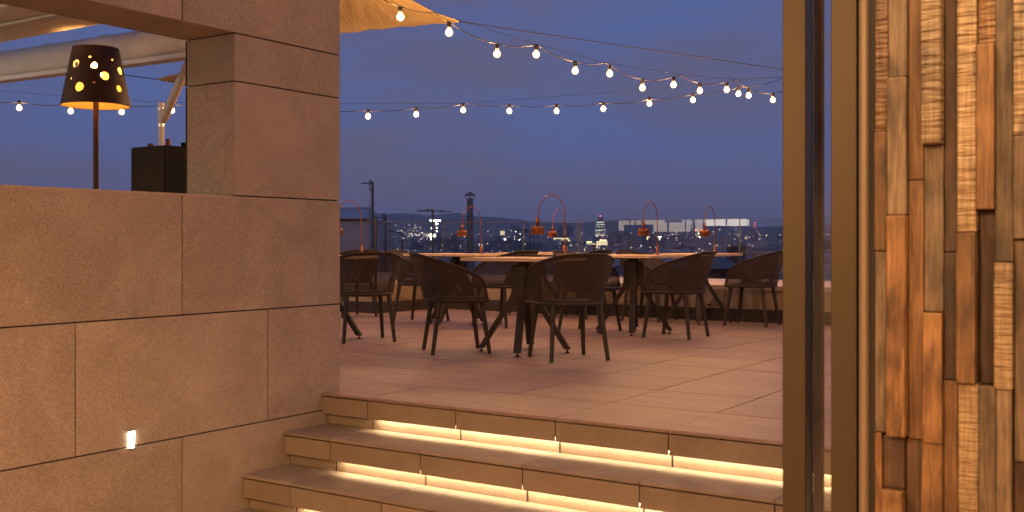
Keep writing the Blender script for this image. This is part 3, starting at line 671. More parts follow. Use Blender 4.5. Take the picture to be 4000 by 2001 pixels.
string('string_lights', 'upper string of warm bulbs running from the sail down to the right', U, UP, du,
       [c4([(430, -5), (575, 72), (1135, 248), (1522, 350), (1942, 418), (2248, 442), (2600, 430)])])
Lw = [(75, 422), (276, 435), (475, 438), (672, 432)] + c4([(197, 652), (466, 640), (729, 617), (987, 622), (1251, 622), (1512, 610), (1770, 580), (2013, 560), (2268, 525)])
Lw = Lw[:4] + [(862, 442), (1052, 448), (1245, 452)] + Lw[4:]
LP_ = [(-500, 360), (-120, 385), (75, 399), (276, 408), (475, 411), (672, 405), (862, 414), (1052, 420), (1245, 426)] + c4([(197, 616), (466, 602), (745, 578), (987, 588), (1251, 588), (1512, 576), (1770, 556), (2013, 526), (2268, 492), (2505, 442), (2600, 420)])
def dl(px): return 11.9 + 0.7 * (px / 3000.0)
string('string_lights', 'lower string of warm bulbs running level across the whole terrace', Lw, LP_, dl,
       [[(-300, 345), (0, 357), (620, 400), (1320, 405)], c4([(40, 580), (750, 578), (1240, 540), (1900, 490), (2500, 430)])])

# a third string, added out of view over the steps to light the wall
t3 = empty('string_lights', (-3.5, 3.95, 2.75)); tag(t3, 'added string of warm bulbs over the steps, out of view', 'string lights', 'festoon strings over the terrace')
pts = [(-0.25, 0, 0.12)]
for k in range(10):
    q = (0.52 * k, 0.03 * k, -0.5 * 0.05 * math.sin(k * math.pi / 9)); b_ = link(GLOBE, 'bulb', t3, q); link(SOCK, 'socket', b_); link(CORE3, 'glowing_core', b_); pts.append((q[0], q[1], q[2] + 0.085))
MB().tube(pts + [(4.95, 0.3, 0.12)], 0.0042, 6).build('cable', M['wire'], t3)

t4 = empty('string_lights', (-1.0, 5.4, 2.55)); tag(t4, 'added unseen string of warm bulbs along the right side of the terrace behind the wood wall', 'string lights', 'festoon strings over the terrace')  # added out of view to brighten the parapet, chairs and tables
pts = [(0, -0.4, 0.2)]
for k in range(9):
    q = (0.02 * k, 0.6 * k, -0.06 * math.sin(k * math.pi / 8)); b_ = link(GLOBE, 'bulb', t4, q); link(SOCK, 'socket', b_); link(CORE, 'glowing_core', b_); pts.append((q[0], q[1], q[2] + 0.085))
MB().tube(pts + [(0.2, 5.3, 0.2)], 0.0042, 6).build('cable', M['wire'], t4)

# ------------------------------------------------------------------ sails, canopy, fabric rolls, masts
def sheet(corners, n=16, sag=0.06, thick=0.004):
    a, b_, c, d = [Vector(q) for q in corners]; vs = []; uv_ = []
    nrm = (b_ - a).cross(d - a).normalized()
    for i in range(n + 1):
        for j in range(n + 1):
            u, v = i / n, j / n
            p = a.lerp(b_, u).lerp(d.lerp(c, u), v)
            # edges bow inwards, cloth sags
            cu = (u - 0.5); cv = (v - 0.5)
            ctr = (a + b_ + c + d) / 4
            bow = 0.05 * ((1 - 4 * cu * cu) * (4 * cv * cv) + (1 - 4 * cv * cv) * (4 * cu * cu))
            p = p + (ctr - p) * bow + nrm * (sag * (1 - 4 * cu * cu) * (1 - 4 * cv * cv) + 0.006 * math.sin(v * 34 + u * 5))
            vs.append(p); uv_.append((u, v))
    fs = [(i * (n + 1) + j, (i + 1) * (n + 1) + j, (i + 1) * (n + 1) + j + 1, i * (n + 1) + j + 1) for i in range(n) for j in range(n)]
    return vs, fs, uv_, nrm
def sail(name, label, corners, ties, sag=0.06):
    ctr = sum([Vector(q) for q in corners], Vector()) / 4
    t = empty(name, ctr); tag(t, label, 'shade sail', 'shade sails above the terrace')
    vs, fs, uv_, nrm = sheet(corners, sag=sag); n = len(vs)
    mb = MB(); mb.add([v - ctr for v in vs], fs, True); mb.add([v - ctr + nrm * 0.004 for v in vs], [tuple(reversed(f)) for f in fs], True)
    me = mb.mesh('cloth', M['sail']); ul = me.uv_layers.new(name='UVMap')
    for lp in me.loops: ul.data[lp.index].uv = uv_[lp.vertex_index % n]
    link(me, 'cloth', t)
    nn = 17; ed = [vs[i * nn] for i in range(nn)] + [vs[16 * nn + j] for j in range(1, nn)] + [vs[i * nn + 16] for i in range(15, -1, -1)] + [vs[j] for j in range(15, -1, -1)]
    MB().tube([v - ctr for v in ed], 0.008, 6).build('hem', M['sail'], t)
    for a, b_ in ties:
        MB().tube([Vector(a) - ctr, Vector(b_) - ctr], 0.0045, 6).build('tie_rope', M['wire'], t)
tip = at(1790, 84, 9.8)
sail('shade_sail', 'beige shade sail glowing above the upper string of bulbs',
     [tip, at(1560, -20, 9.3), at(1100, -200, 8.4), at(1150, 152, 11.0)], [(tip, at(3120, 281, 12.6))], 0.05)
t1 = at(618, 311, 9.4)
sail('shade_sail', 'pointed tip of a beige shade sail beside the wall opening',
     [t1, at(730, 281, 8.9), at(1010, 250, 8.4), at(740, 338, 9.6)], [(t1, at(300, 268, 10.6))], 0.03)

# canopy frame with cream beams beyond the wall opening
cn = empty('canopy', (-7.0, 2.7, 2.15)); tag(cn, 'cream metal canopy roof seen through the wall opening', 'canopy')
def cpart(mb, name, mt, bev=0):
    o = mb.build(name, mt, cn, bev, 1); o.location = (7.0, -2.7, -2.15); return o
cpart(MB().box(-10.5, -4.62, 3.60, 3.90, 2.165, 2.30), 'edge_beam', M['cream'], 0.004)
cpart(MB().box(-10.5, -4.62, 3.565, 3.598, 2.195, 2.30), 'gutter', M['kick'])
cpart(MB().box(-10.5, -4.62, 3.33, 3.563, 2.17, 2.30), 'inner_beam', M['cream'], 0.004)
for a, b_ in ((-10.5, -8.6), (-8.6, -6.7), (-6.7, -4.62)):
    cpart(MB().box(a + 0.006, b_ - 0.006, 1.66, 3.325, 2.185, 2.205), 'ceiling_panel', M['canopy'])
cpart(MB().box(-10.5, -10.38, 3.6, 3.72, -0.002, 2.164), 'post', M['cream'], 0.004)
cpart(MB().box(-10.5, -4.62, 2.40, 2.46, 2.150, 2.184), 'rail', M['cream'])

# lit pavilion facade under the canopy (it is what the balustrade glass mirrors)
pv = empty('bar_pavilion', (-7.8, 1.6, 0)); tag(pv, 'bar pavilion under the canopy with a lit upper window', 'pavilion')
def ppart(mb, name, mt):
    o = mb.build(name, mt, pv); o.location = (7.8, -1.6, 0); return o
ppart(MB().box(-11.2, -4.62, 1.50, 1.60, 0, 1.06).box(-11.2, -10.7, 1.50, 1.60, 1.06, 2.18).box(-5.2, -4.62, 1.50, 1.60, 1.06, 2.18), 'facade', M['plaster'])
for k, (a, b_, z0, cc, st_) in enumerate(((-10.65, -10.1, 1.12, (1.0, 0.76, 0.62), 1.3), (-10.06, -9.5, 1.09, (1.0, 0.78, 0.64), 1.5), (-9.46, -8.7, 1.09, (1.0, 0.80, 0.66), 1.45), (-8.66, -8.2, 1.09, (1.0, 0.86, 0.68), 3.0), (-8.16, -7.7, 1.20, (1.0, 0.86, 0.68), 3.0), (-7.66, -5.3, 1.75, (1.0, 0.80, 0.6), 1.6))):
    pvm = emit('pavilion_window_glow_%d' % k, cc, st_)
    w_ = ppart(MB().box(a, b_, 1.52, 1.56, z0, 2.10), 'lit_window', pvm)
    ppart(MB().box(a - 0.02, a, 1.52, 1.60, 1.06, 2.18), 'mullion', M['kick'])
    if k in (0, 2): ppart(MB().box((a + b_) / 2 - 0.01, (a + b_) / 2 + 0.01, 1.561, 1.575, z0, 2.10), 'glazing_bar', M['kick'])
ppart(MB().lathe([(0.0, 0.0), (0.20, 0.0), (0.09, 0.16), (0.012, 0.18), (0.012, 0.9), (0.0, 0.9)], 16, (-9.2, 1.9, 1.28)), 'pendant_lamp', M['kick'])
ppart(MB().box(-10.4, -9.75, 1.7, 1.8, 1.06, 1.24).box(-8.55, -8.0, 1.7, 1.8, 1.06, 1.20), 'bar_shelf', M['kick'])

# long rolled awning
rl = empty('rolled_awning', (-6.7, 4.62, 2.2)); tag(rl, 'long beige awning roll slanting across the wall opening', 'awning')
pts = []; nseg = 120; ring = 20; vs = []; fs = []
for i in range(nseg + 1):
    t = i / nseg; x = -9.4 + (9.4 - 4.65) * t; zc = 2.268 - 0.06 * t
    fold = 0.5 + 0.5 * math.sin(i * 1.7 + math.sin(i * 0.37) * 3)
    for k in range(ring):
        a = 2 * math.pi * k / ring
        ry, rz_ = 0.085, 0.085
        y = math.cos(a) * ry; z = math.sin(a) * rz_
        if z < 0: z *= 1.35; y *= 0.9
        rr_ = 1 + 0.028 * math.sin(i * 0.9 + a * 2.0) * fold + (0.10 if i % 17 == 5 and a < math.pi else 0)
        vs.append((x + 6.7 + 0.05 * math.sin(a), 0 + y * rr_, zc - 2.2 + z * rr_))
for i in range(nseg):
    for k in range(ring): fs.append((i * ring + k, i * ring + (k + 1) % ring, (i + 1) * ring + (k + 1) % ring, (i + 1) * ring + k))
MB().add(vs, fs, True).build('fabric_roll', M['fabric_roll'], rl)
MB().hexa([(-2.7, -0.05, -0.080), (2.05, -0.05, -0.140), (2.05, 0.05, -0.140), (-2.7, 0.05, -0.080)], [(-2.7, -0.05, -0.045), (2.05, -0.05, -0.105), (2.05, 0.05, -0.105), (-2.7, 0.05, -0.045)]).build('front_bar', M['cream'], rl, 0.004, 1)
# mast with the leaning sail roll
mp0 = at(630, 949, 8.6); ms = empty('sail_mast', (mp0.x, mp0.y, 0)); tag(ms, 'pale steel mast carrying a leaning beige fabric roll', 'mast')
zt_ = at(630, 402, 8.6).z
MB().tube([(0, 0, 0), (0, 0, zt_)], 0.0235, 16).build('post', M['cream'], ms)
for py in (425, 490):
    z = at(630, py, 8.6).z; MB().lathe([(0.027, z - 0.012), (0.0275, z + 0.012)], 16).lathe([(0.024, z + 0.012), (0.0275, z + 0.012)], 16).build('collar', M['steel'], ms)
a, b_ = at(637, 472, 8.5) - Vector((mp0.x, mp0.y, 0)), at(760, 190, 8.0) - Vector((mp0.x, mp0.y, 0))
pts = [a.lerp(b_, k / 24) for k in range(25)]
MB().tube(pts, [0.028] + [0.034 + 0.003 * math.sin(k * 2.3) for k in range(23)] + [0.034], 14).build('fabric_roll', M['fabric'], ms)

# ------------------------------------------------------------------ floor lamp and cabinet behind the wall
fl = empty('floor_lamp', (-5.81, 4.07, 0)); tag(fl, 'tall brown floor lamp with round holes cut in its shade', 'lamp')
fz0 = at(377, 415, 6.6).z; fz1 = at(377, 190, 6.6).z; r0, r1 = 0.208, 0.138
nu, nv = 220, 84; ang0 = math.atan2(-4.07, 5.81)      # towards the viewer
def shade_pt(a, v): 
    r_ = r0 + (r1 - r0) * v; return (r_ * math.cos(a), r_ * math.sin(a), fz0 + (fz1 - fz0) * v)
holes = []
def hole_at(cx, cy, rp):        # position on the shade: -1..1 across, 0..1 up, radius in metres
    holes.append((ang0 + math.asin(max(-0.98, min(0.98, cx))), cy, rp))
for h_ in ((-0.72, 0.67, 0.027), (-0.06, 0.64, 0.018), (0.62, 0.77, 0.007), (-0.22, 0.78, 0.008), (0.86, 0.60, 0.026), (0.30, 0.465, 0.026), (-0.50, 0.26, 0.029), (0.72, 0.27, 0.022), (-0.80, 0.42, 0.008), (-0.05, 0.34, 0.008)): hole_at(*h_)
for k in range(14): holes.append((ang0 + math.pi + random.uniform(-1.5, 1.5), random.uniform(0.15, 0.85), random.choice([0.008, 0.018, 0.025])))
vs = [shade_pt(2 * math.pi * i / nu, j / nv) for i in range(nu) for j in range(nv + 1)]; fs = []
HS = fz1 - fz0
for i in range(nu):
    for j in range(nv):
        a = 2 * math.pi * (i + 0.5) / nu; v = (j + 0.5) / nv; rr_ = r0 + (r1 - r0) * v; cut = False
        for (ha, hv, hr) in holes:
            da = (a - ha + math.pi) % (2 * math.pi) - math.pi
            if (da * rr_) ** 2 + ((v - hv) * HS) ** 2 < hr * hr: cut = True; break
        if not cut:
            i2 = (i + 1) % nu; fs.append((i * (nv + 1) + j, i2 * (nv + 1) + j, i2 * (nv + 1) + j + 1, i * (nv + 1) + j + 1))
sm_ = MB(); sm_.add(vs, fs, True)
shd = sm_.build('lamp_shade', M['rust'], fl)
sol = shd.modifiers.new('sheet', 'SOLIDIFY'); sol.thickness = 0.006; sol.offset = -1
shin = plain('shade_lining', (0.42, 0.30, 0.10), 0.8)
shd.data.materials.append(shin); sol.material_offset = 1
MB().tube([(0, 0, 0.02), (0, 0, fz0 + 0.2)], 0.0175, 14).build('pole', M['rust'], fl)
MB().lathe([(0, 0), (0.19, 0), (0.19, 0.012), (0.02, 0.022), (0, 0.022)], 32).build('foot', M['rust'], fl)
MB().lathe([(0, -0.05), (0.03, -0.035), (0.04, 0), (0.03, 0.035), (0.015, 0.06), (0, 0.06)], 16, (0, 0, fz0 + 0.62 * HS)).build('bulb', emit('floor_lamp_glow', (1, 0.50, 0.15), 75), fl)
cb = empty('tall_cabinet', (-5.955, 4.745, 0)); tag(cb, 'tall dark cabinet with small caps on top behind the wall opening', 'cabinet')
MB().box(-0.175, 0.175, -0.175, 0.175, 0.0, 1.508).build('body', M['black'], cb, 0.004, 1)
MB().box(-0.172, 0.172, -0.179, -0.1752, 0.02, 1.50).build('front_panel', plain('cabinet_front', (0.02, 0.013, 0.006), 0.6, spec=0.08), cb)  # front face coloured paler than the body, as if lit
for (x, y, r_, h_, mt) in ((-0.03, -0.13, 0.021, 0.022, 'rust'), (0.150, -0.13, 0.016, 0.045, 'copper'), (0.155, 0.0, 0.022, 0.03, 'black')):
    MB().lathe([(0, 1.508), (r_ * 1.15, 1.508), (r_ * 1.15, 1.512), (r_, 1.514), (r_, 1.508 + h_), (0, 1.508 + h_)], 14, (x, y, 0)).build('cap', M[mt], cb)

# recessed floor spots near the parapet
fsm = emit('floor_spot_glow', (1, 0.80, 0.52), 150)
for px, py, lb in ((1945, 1206, 'recessed floor spot glowing beneath the left tables'), (2668, 1238, 'recessed floor spot glowing beneath the right table')):
    p = ray(px, py) * (-(CAM_Z) / ray(px, py).z); t = empty('floor_spot', (p.x, p.y, 0)); tag(t, lb, 'floor light', 'recessed floor spots')
    MB().lathe([(0.035, 0.002), (0.05, 0.002), (0.05, 0.006), (0.035, 0.008)], 20, close=True).build('ring', M['steel'], t)
    MB().lathe([(0, 0.004), (0.034, 0.004)], 16).build('lens', fsm, t)

# ------------------------------------------------------------------ the city
city_m = []
for i, c in enumerate([(0.36, 0.32, 0.31), (0.48, 0.43, 0.40), (0.22, 0.20, 0.21), (0.66, 0.56, 0.47), (0.46, 0.33, 0.26), (0.75, 0.69, 0.65)]):
    city_m.append(plain('city_render_%d' % i, c, 0.9, var=0.25, scale=0.12))
CL = [emit('city_light_warm', (1, 0.72, 0.40), 5.5, False), emit('city_light_white', (1, 0.92, 0.78), 6.0, False), emit('city_light_red', (1, 0.10, 0.06), 6, False), emit('city_light_green', (0.05, 1.0, 0.55), 5, False), emit('city_window_cream', (1, 0.82, 0.46), 0.9, False)]
def local(px, d): 
    r_ = ray(px, HY); return Vector((r_.x * d, r_.y * d, 0))
def block(name, label, px0, px1, ytop, d, mt, depth=None, group=None, rot=0.0, extra=None, cat='building'):
    c = local((px0 + px1) / 2, d); w = (px1 - px0) / F_PX * d; dp = depth or w * 0.8; zb = ground_z(d); zt = CAM_Z + (HY - ytop) / F_PX * d
    o = empty(name, (c.x, c.y, zb), YAW + rot); tag(o, label, cat, group)
    MB().box(-w / 2, w / 2, 0, dp, 0, zt - zb).build('wall', mt, o)
    return o, w, zt - zb, dp
def lights(o, spots, mt, name='lit_windows'):   # spots: x, z, width, height on the front face
    mb = MB()
    for x, z, w, h_ in spots: mb.box(x - w / 2, x + w / 2, -0.4, -0.05, z - h_ / 2, z + h_ / 2)
    l_ = mb.build(name, mt, o); l_['kind'] = 'stuff'; return l_
def grid(w, h_, nx, nz, p, rng, z0=0.0, fw=0.6, fh=0.55):
    out = []
    for i in range(nx):
        for j in range(nz):
            if rng.random() < p: out.append((-w / 2 + w * (i + 0.5) / nx, z0 + (h_ - z0) * (j + 0.5) / nz, w / nx * fw, (h_ - z0) / nz * fh))
    return out
rg = random.Random(3)
dk, md, lt = city_m[2], city_m[0], city_m[3]
# near things
whm = plain('white_render', (0.46, 0.43, 0.42), 0.9, var=0.06, scale=0.8)
o = empty('rooftop_house', at(1330, 949, 26) * 1.0 - Vector((0, 0, 6.9)), YAW + 0.30); tag(o, 'pale rooftop house with a sloping roof beside the wall corner', 'house')
o.rotation_euler = (0, 0, YAW)
hx = lambda px: (px - 1330) / F_PX * 26
hz_ = lambda py: (HY - py) / F_PX * 26 + 6.9
MB().box(hx(1080), hx(1441), 0, 5.0, 0, hz_(866)).build('wall', whm, o)
MB().box(hx(1080), hx(1433), -0.06, 0.5, hz_(866) + 0.002, hz_(857)).build('shadow_band', M['kick'], o)  # dark band under the eave
MB().box(hx(1433) + 0.002, hx(1443), -0.03, 4.9, hz_(866) + 0.002, hz_(857)).build('corner_block', whm, o)
rfm = plain('slate_roof', (0.34, 0.37, 0.42), 0.7, var=0.15, scale=1.2)
MB().hexa([(hx(1070), -0.15, hz_(857) + 0.003), (hx(1444), -0.15, hz_(857) + 0.003), (hx(1444), 5.1, hz_(857) + 0.003), (hx(1070), 5.1, hz_(857) + 0.003)],
          [(hx(1070), -0.15, hz_(852)), (hx(1444), -0.15, hz_(850)), (hx(1394), 2.4, hz_(822) + 0.12), (hx(1070), 2.4, hz_(828) + 0.12)]).build('roof', rfm, o)
MB().tube([(hx(1070), 2.4, hz_(827) + 0.13), (hx(1394), 2.4, hz_(821) + 0.13), (hx(1444), -0.12, hz_(849.5))], 0.03, 6).build('ridge_cap', whm, o)
ch = empty('chimney_flue', local(1836, 28) + Vector((0, 0, -8))); tag(ch, 'grey metal chimney flue with a conical cap', 'chimney')
zc = at(1836, 776, 28).z + 8; r_ = 0.082
MB().tube([(0, 0, 0), (0, 0, zc)], r_, 18).build('pipe', M['galv'], ch)
for k in range(1, 9): MB().lathe([(r_ + 0.002, zc - k * 0.62), (r_ + 0.008, zc - k * 0.62 + 0.012), (r_ + 0.002, zc - k * 0.62 + 0.03)], 18).build('joint_ring', M['galv'], ch)
MB().lathe([(r_ * 1.9, zc + 0.08), (r_ * 1.92, zc + 0.09), (0.0, zc + 0.19)], 18).lathe([(r_ * 1.9, zc + 0.08), (0, zc + 0.13)], 18).build('cap', M['galv'], ch)
for k in range(4):
    a = math.pi / 4 + k * math.pi / 2; MB().tube([(r_ * 0.95 * math.cos(a), r_ * 0.95 * math.sin(a), zc - 0.02), (r_ * 1.6 * math.cos(a), r_ * 1.6 * math.sin(a), zc + 0.095)], 0.009, 6).build('cap_strut', M['galv'], ch)
for sx in (-1, 1): MB().tube([(sx * r_, 0, zc - 0.62), (sx * (r_ + 0.09), 0, zc - 0.70)], 0.006, 5).build('guy_bracket', M['ant'], ch)
def antenna(px, d, ytop, label, parts, mast=0.014):
    b_ = local(px, d) + Vector((0, 0, -8)); t = empty('roof_antenna', b_); tag(t, label, 'antenna', 'roof antennas in front of the city')
    MB().tube([(0, 0, 0), (0, 0, at(px, ytop, d).z + 8)], mast, 8).build('mast', M['ant'], t)
    for nm, segs, rr_ in parts:
        mb = MB()
        for (ax, ay), (bx, by) in segs: mb.tube([at(ax, ay, d) - b_, at(bx, by, d) - b_], rr_, 5)
        mb.build(nm, M['ant'], t)
k5 = lambda x, y: (1320 + x * 0.3416, 700 + y * 0.3416)
def s5(*q): return [(k5(a, b_), k5(c, e)) for a, b_, c, e in q]
antenna(1455.5, 18, 712, 'tallest roof antenna mast beside the pale rooftop house',
        [('boom', s5((268, 48, 398, 42), (370, 0, 362, 95), (375, 130, 362, 95), (362, 95, 366, 130)), 0.008),
         ('elements', s5((280, 38, 282, 58), (300, 38, 302, 58), (320, 38, 322, 58), (340, 38, 342, 58), (350, 30, 395, 70), (355, 72, 392, 20), (366, 0, 380, 35)), 0.006),
         ('bracket', s5((375, 305, 415, 303), (360, 548, 408, 548)), 0.010), ('cable', s5((372, 120, 362, 200), (362, 200, 360, 600)), 0.003)], 0.020)
antenna(1506, 20, 850, 'roof antenna with a wire grid reflector left of the tables',
        [('boom', s5((400, 432, 548, 448)), 0.007),
         ('reflector', s5((498, 396, 540, 394), (500, 408, 545, 406), (505, 420, 550, 420), (510, 432, 556, 432), (498, 396, 515, 440), (518, 394, 535, 440), (540, 394, 560, 440), (505, 460, 548, 450), (500, 475, 540, 465), (500, 490, 535, 480), (505, 455, 500, 492), (525, 452, 520, 490)), 0.0045)], 0.017)
antenna(1690, 16, 822, 'roof antenna with one long cross bar',
        [('cross_bar', s5((905, 355, 1310, 374)), 0.007), ('loop', s5((905, 368, 1030, 372), (905, 355, 905, 368)), 0.004), ('insulator', s5((1015, 358, 1040, 360), (1175, 367, 1195, 368)), 0.022), ('clamp', s5((1062, 362, 1098, 362)), 0.02)], 0.014)
antenna(1571, 30, 907, 'small roof antenna with a long slanted boom',
        [('boom', s5((578, 588, 725, 620)), 0.014), ('reflector', s5((715, 585, 745, 640), (730, 580, 738, 640), (745, 590, 712, 640), (710, 600, 748, 604)), 0.007)], 0.02)
antenna(2070, 26, 897, 'roof antenna under the tallest copper lamp',
        [('boom', [((1992, 890), (2062, 903)), ((1992, 890), (2012, 884)), ((2012, 884), (2030, 890)), ((2040, 920), (2060, 898)), ((2046, 922), (2066, 900)), ((2036, 898), (2066, 897))], 0.009)], 0.010)
# neighbouring roof below the right hand chairs
o = empty('neighbour_roof', local(2800, 62) + Vector((0, 0, -20)), YAW + 0.2); tag(o, 'grey hipped roof of a near building below the right tables', 'house')
zr = (949 - 1050) / F_PX * 62 + CAM_Z + 20
MB().box(-1.5, 1.5, 0, 4, 0, zr).build('wall', plain('brick_dark', (0.12, 0.06, 0.045), 0.9), o)
MB().hexa([(-1.75, -0.2, zr), (1.75, -0.2, zr), (1.75, 4.2, zr), (-1.75, 4.2, zr)], [(-0.9, 0.9, zr + 0.62), (0.9, 0.9, zr + 0.62), (0.9, 2.9, zr + 0.62), (-0.9, 2.9, zr + 0.62)]).build('roof', plain('zinc_roof', (0.17, 0.19, 0.20), 0.6), o)
MB().hexa([(-0.9, 0.9, zr + 0.625), (0.9, 0.9, zr + 0.625), (0.9, 2.9, zr + 0.625), (-0.9, 2.9, zr + 0.625)], [(-0.1, 1.8, zr + 0.95), (0.1, 1.8, zr + 0.95), (0.1, 2.0, zr + 0.95), (-0.1, 2.0, zr + 0.95)]).build('roof_lantern', plain('zinc_roof_pale', (0.22, 0.24, 0.25), 0.6), o)

# landmark buildings on the skyline
o, w, hh, dp = block('city_tower', 'tower with a bright white lit crown behind the left antenna', 1680, 1718, 864, 2600, md)
MB().box(-w / 2 - 0.6, w / 2 + 0.6, -0.6, dp, hh, hh + 2.4).build('lit_crown', CL[1], o)
lights(o, [(w * 0.12, hh - 7, 2, 5), (w * 0.28, hh - 7, 1.6, 3), (w * 0.2, hh - 17, 2.4, 2.4), (w * 0.2, hh - 25, 2, 2), (-w * 0.36, hh - 18, 2, 2)] , CL[1])
lights(o, [(w * 0.05, hh - 36, 11, 7), (w * 0.3, hh - 36, 4, 6)], emit('greenish_office_light', (0.75, 1, 0.65), 2.2, False), 'lit_floor')
lights(o, [(-w * 0.42, hh - 36, 5, 9), (-w * 0.38, hh - 45, 3, 3)], CL[0], 'lit_corner')
o = empty('round_tower', local(1736, 2500) + Vector((0, 0, ground_z(2500)))); tag(o, 'round cream tower with rows of window bays beside the lit crown tower', 'building')
w = 32 / F_PX * 2500; hh = (HY - 889) / F_PX * 2500 - ground_z(2500)
MB().lathe([(w * 0.46, 0), (w * 0.46, hh - 20), (w * 0.55, hh - 19.5), (w * 0.55, hh - 17.5), (w * 0.5, hh - 17), (w * 0.5, hh), (w * 0.55, hh), (w * 0.55, hh + 1.2), (w * 0.3, hh + 2.2), (w * 0.24, hh + 3), (0, hh + 4)], 28).build('wall', city_m[5], o)
for k in range(10):
    a = math.pi + YAW + math.pi * k / 9
    for zz in (hh - 6, hh - 12, hh - 26):
        MB().box(-0.7, 0.7, -0.15, 0.15, -2.2, 2.2).build('window', M['kick'], o).matrix_local = Matrix.Translation((w * 0.5 * math.cos(a), w * 0.5 * math.sin(a), zz)) @ Matrix.Rotation(a + math.pi / 2, 4, 'Z')
o, w, hh, dp = block('stepped_tower', 'old stepped tower with lit columns near its top', 1951, 1975, 905, 2300, lt)
MB().box(-w * 0.42, w * 0.42, 1, dp - 1, hh, hh + 6).build('upper_stage', lt, o); MB().box(-w * 0.25, w * 0.25, 2, dp - 2, hh + 6, hh + 8).build('lantern', dk, o)
lights(o, [(x, hh - 3, 0.9, 8) for x in (-3.5, -1.2, 1.2, 3.5)], CL[4]); lights(o, [(2.0, hh - 17, 9, 3.0)], CL[1], 'lit_sign')
o, w, hh, dp = block('slab_block', 'slab block with a grid of small windows below the tallest lamp', 2008, 2034, 898, 2000, dk); lights(o, grid(w, hh, 6, 18, 0.28, rg, hh * 0.45, 0.6, 0.35), plain('dim_pane', (0.25, 0.27, 0.3), 0.3)); lights(o, grid(w, hh, 6, 18, 0.05, rg, hh * 0.45, 0.6, 0.4), CL[1], 'lit_panes')
block('slab_block', 'plain pale slab block right of the window grid block', 2035, 2066, 897, 2100, md)
block('slab_block', 'dark slab block behind the small copper lamp', 2071, 2090, 896, 2200, dk)
o, w, hh, dp = block('office_tower', 'broad dark blocky tower with a roof mast left of the green sign', 2181, 2241, 889, 1900, dk)
MB().box(-w * 0.34, w * 0.36, 2, dp - 2, hh, hh + 4.4).build('upper_stage', dk, o); MB().tube([(-w * 0.12, 6, hh + 4.4), (-w * 0.12, 6, hh + 8)], 0.5, 6).box(-w * 0.28, w * 0.04, 5.8, 6.2, hh + 6.6, hh + 7.1).build('roof_mast', M['ant'], o)
lights(o, [(-0.6, hh - 4 - 2.3 * k, 0.9, 1.1) for k in range(9)] + [(-1.6, hh - 6, 1, 1.4), (-1.6, hh - 9, 1, 1.4)], CL[4]); lights(o, [(x, hh - 20.5, 1.3, 1.0) for x in (0, 2.5, 4.8, 7.4, 9.4)], CL[1], 'lit_base')
o, w, hh, dp = block('department_store', 'low wide building with glowing yellow bands and a green sign', 2158, 2288, 930, 1700, md)
lights(o, [(-w * 0.24, hh - 1.2, w * 0.46, 2.6), (w * 0.16, hh - 3.2, w * 0.32, 1.3)], emit('shop_band', (1, 0.78, 0.38), 0.55, False)); lights(o, [(-w * 0.30, hh - 5.4, w * 0.34, 1.8), (w * 0.15, hh - 4.6, w * 0.38, 1.0), (-w * 0.15, hh - 1.2, w * 0.20, 1.0)], CL[4], 'lit_bands')
sg = MB(); sg.box(w * 0.30, w * 0.495, -1, -0.2, hh - 0.5, hh + 6).build('sign_wall', dk, o)
sg = MB()
for k, (x0, x1, z0, z1) in enumerate(((0.0, 1.6, 0.3, 2.0), (1.9, 2.9, 0.2, 1.4), (3.1, 4.0, 0.2, 1.4), (4.2, 4.7, 0.2, 2.4), (5.0, 6.0, 0.2, 1.6), (6.3, 6.8, 0.0, 2.6), (0, 6.9, 1.0, 1.3))): sg.box(w * 0.345 + x0, w * 0.345 + x1, -1.5, -1.1, hh + 1.4 + z0, hh + 1.4 + z1)
sg.build('sign_letters', CL[3], o)
# bullet tower
d = 3500; o = empty('bullet_tower', local(2345, d) + Vector((0, 0, ground_z(d)))); tag(o, 'tall bullet shaped tower with banded lights and a red tip lamp', 'tower')
zb = ground_z(d); H_t = (HY - 845) / F_PX * d - zb; rw = 19.5 / F_PX * d
BT = [(0, 0.02), (25, 0.30), (55, 0.50), (90, 0.62), (125, 0.71), (225, 0.86), (325, 0.95), (475, 1.0), (2000, 1.0)]
def brad(t):
    q = (1 - t) * H_t / 0.1322
    for (a, ra), (b_, rb) in zip(BT, BT[1:]):
        if a <= q <= b_: return rw * (ra + (rb - ra) * (q - a) / (b_ - a))
    return rw
prof = [(brad(k / 40) + 0.01, H_t * k / 40) for k in range(41)]
MB().lathe(prof, 40).build('shell', plain('tower_glass', (0.16, 0.17, 0.19), 0.4, 0.2, var=0.3, scale=0.2), o)
mb = MB(); rg2 = random.Random(11)
for t, p in ((0.80, 0.95), (0.785, 0.9), (0.72, 0.8), (0.71, 0.7), (0.64, 0.5), (0.54, 0.8), (0.50, 0.8), (0.485, 0.5), (0.41, 0.7), (0.35, 0.95), (0.33, 0.9), (0.29, 0.7), (0.265, 0.5)):
    for k in range(22):
        if rg2.random() < p:
            a = YAW + math.pi + math.pi * (k + 0.5) / 22; r_ = brad(t) + 0.25
            c = Vector((r_ * math.cos(a), r_ * math.sin(a), H_t * t)); tx = Vector((-math.sin(a), math.cos(a), 0)) * 1.15; nn_ = Vector((math.cos(a), math.sin(a), 0)) * 0.2; zz = Vector((0, 0, 0.62))
            mb.hexa([c - tx - nn_ - zz, c - tx + nn_ - zz, c + tx + nn_ - zz, c + tx - nn_ - zz][::-1], [c - tx - nn_ + zz, c - tx + nn_ + zz, c + tx + nn_ + zz, c + tx - nn_ + zz][::-1])
q = mb.build('lit_windows', emit('tower_window_light', (0.95, 1.0, 0.80), 0.60, False), o); q['kind'] = 'stuff'
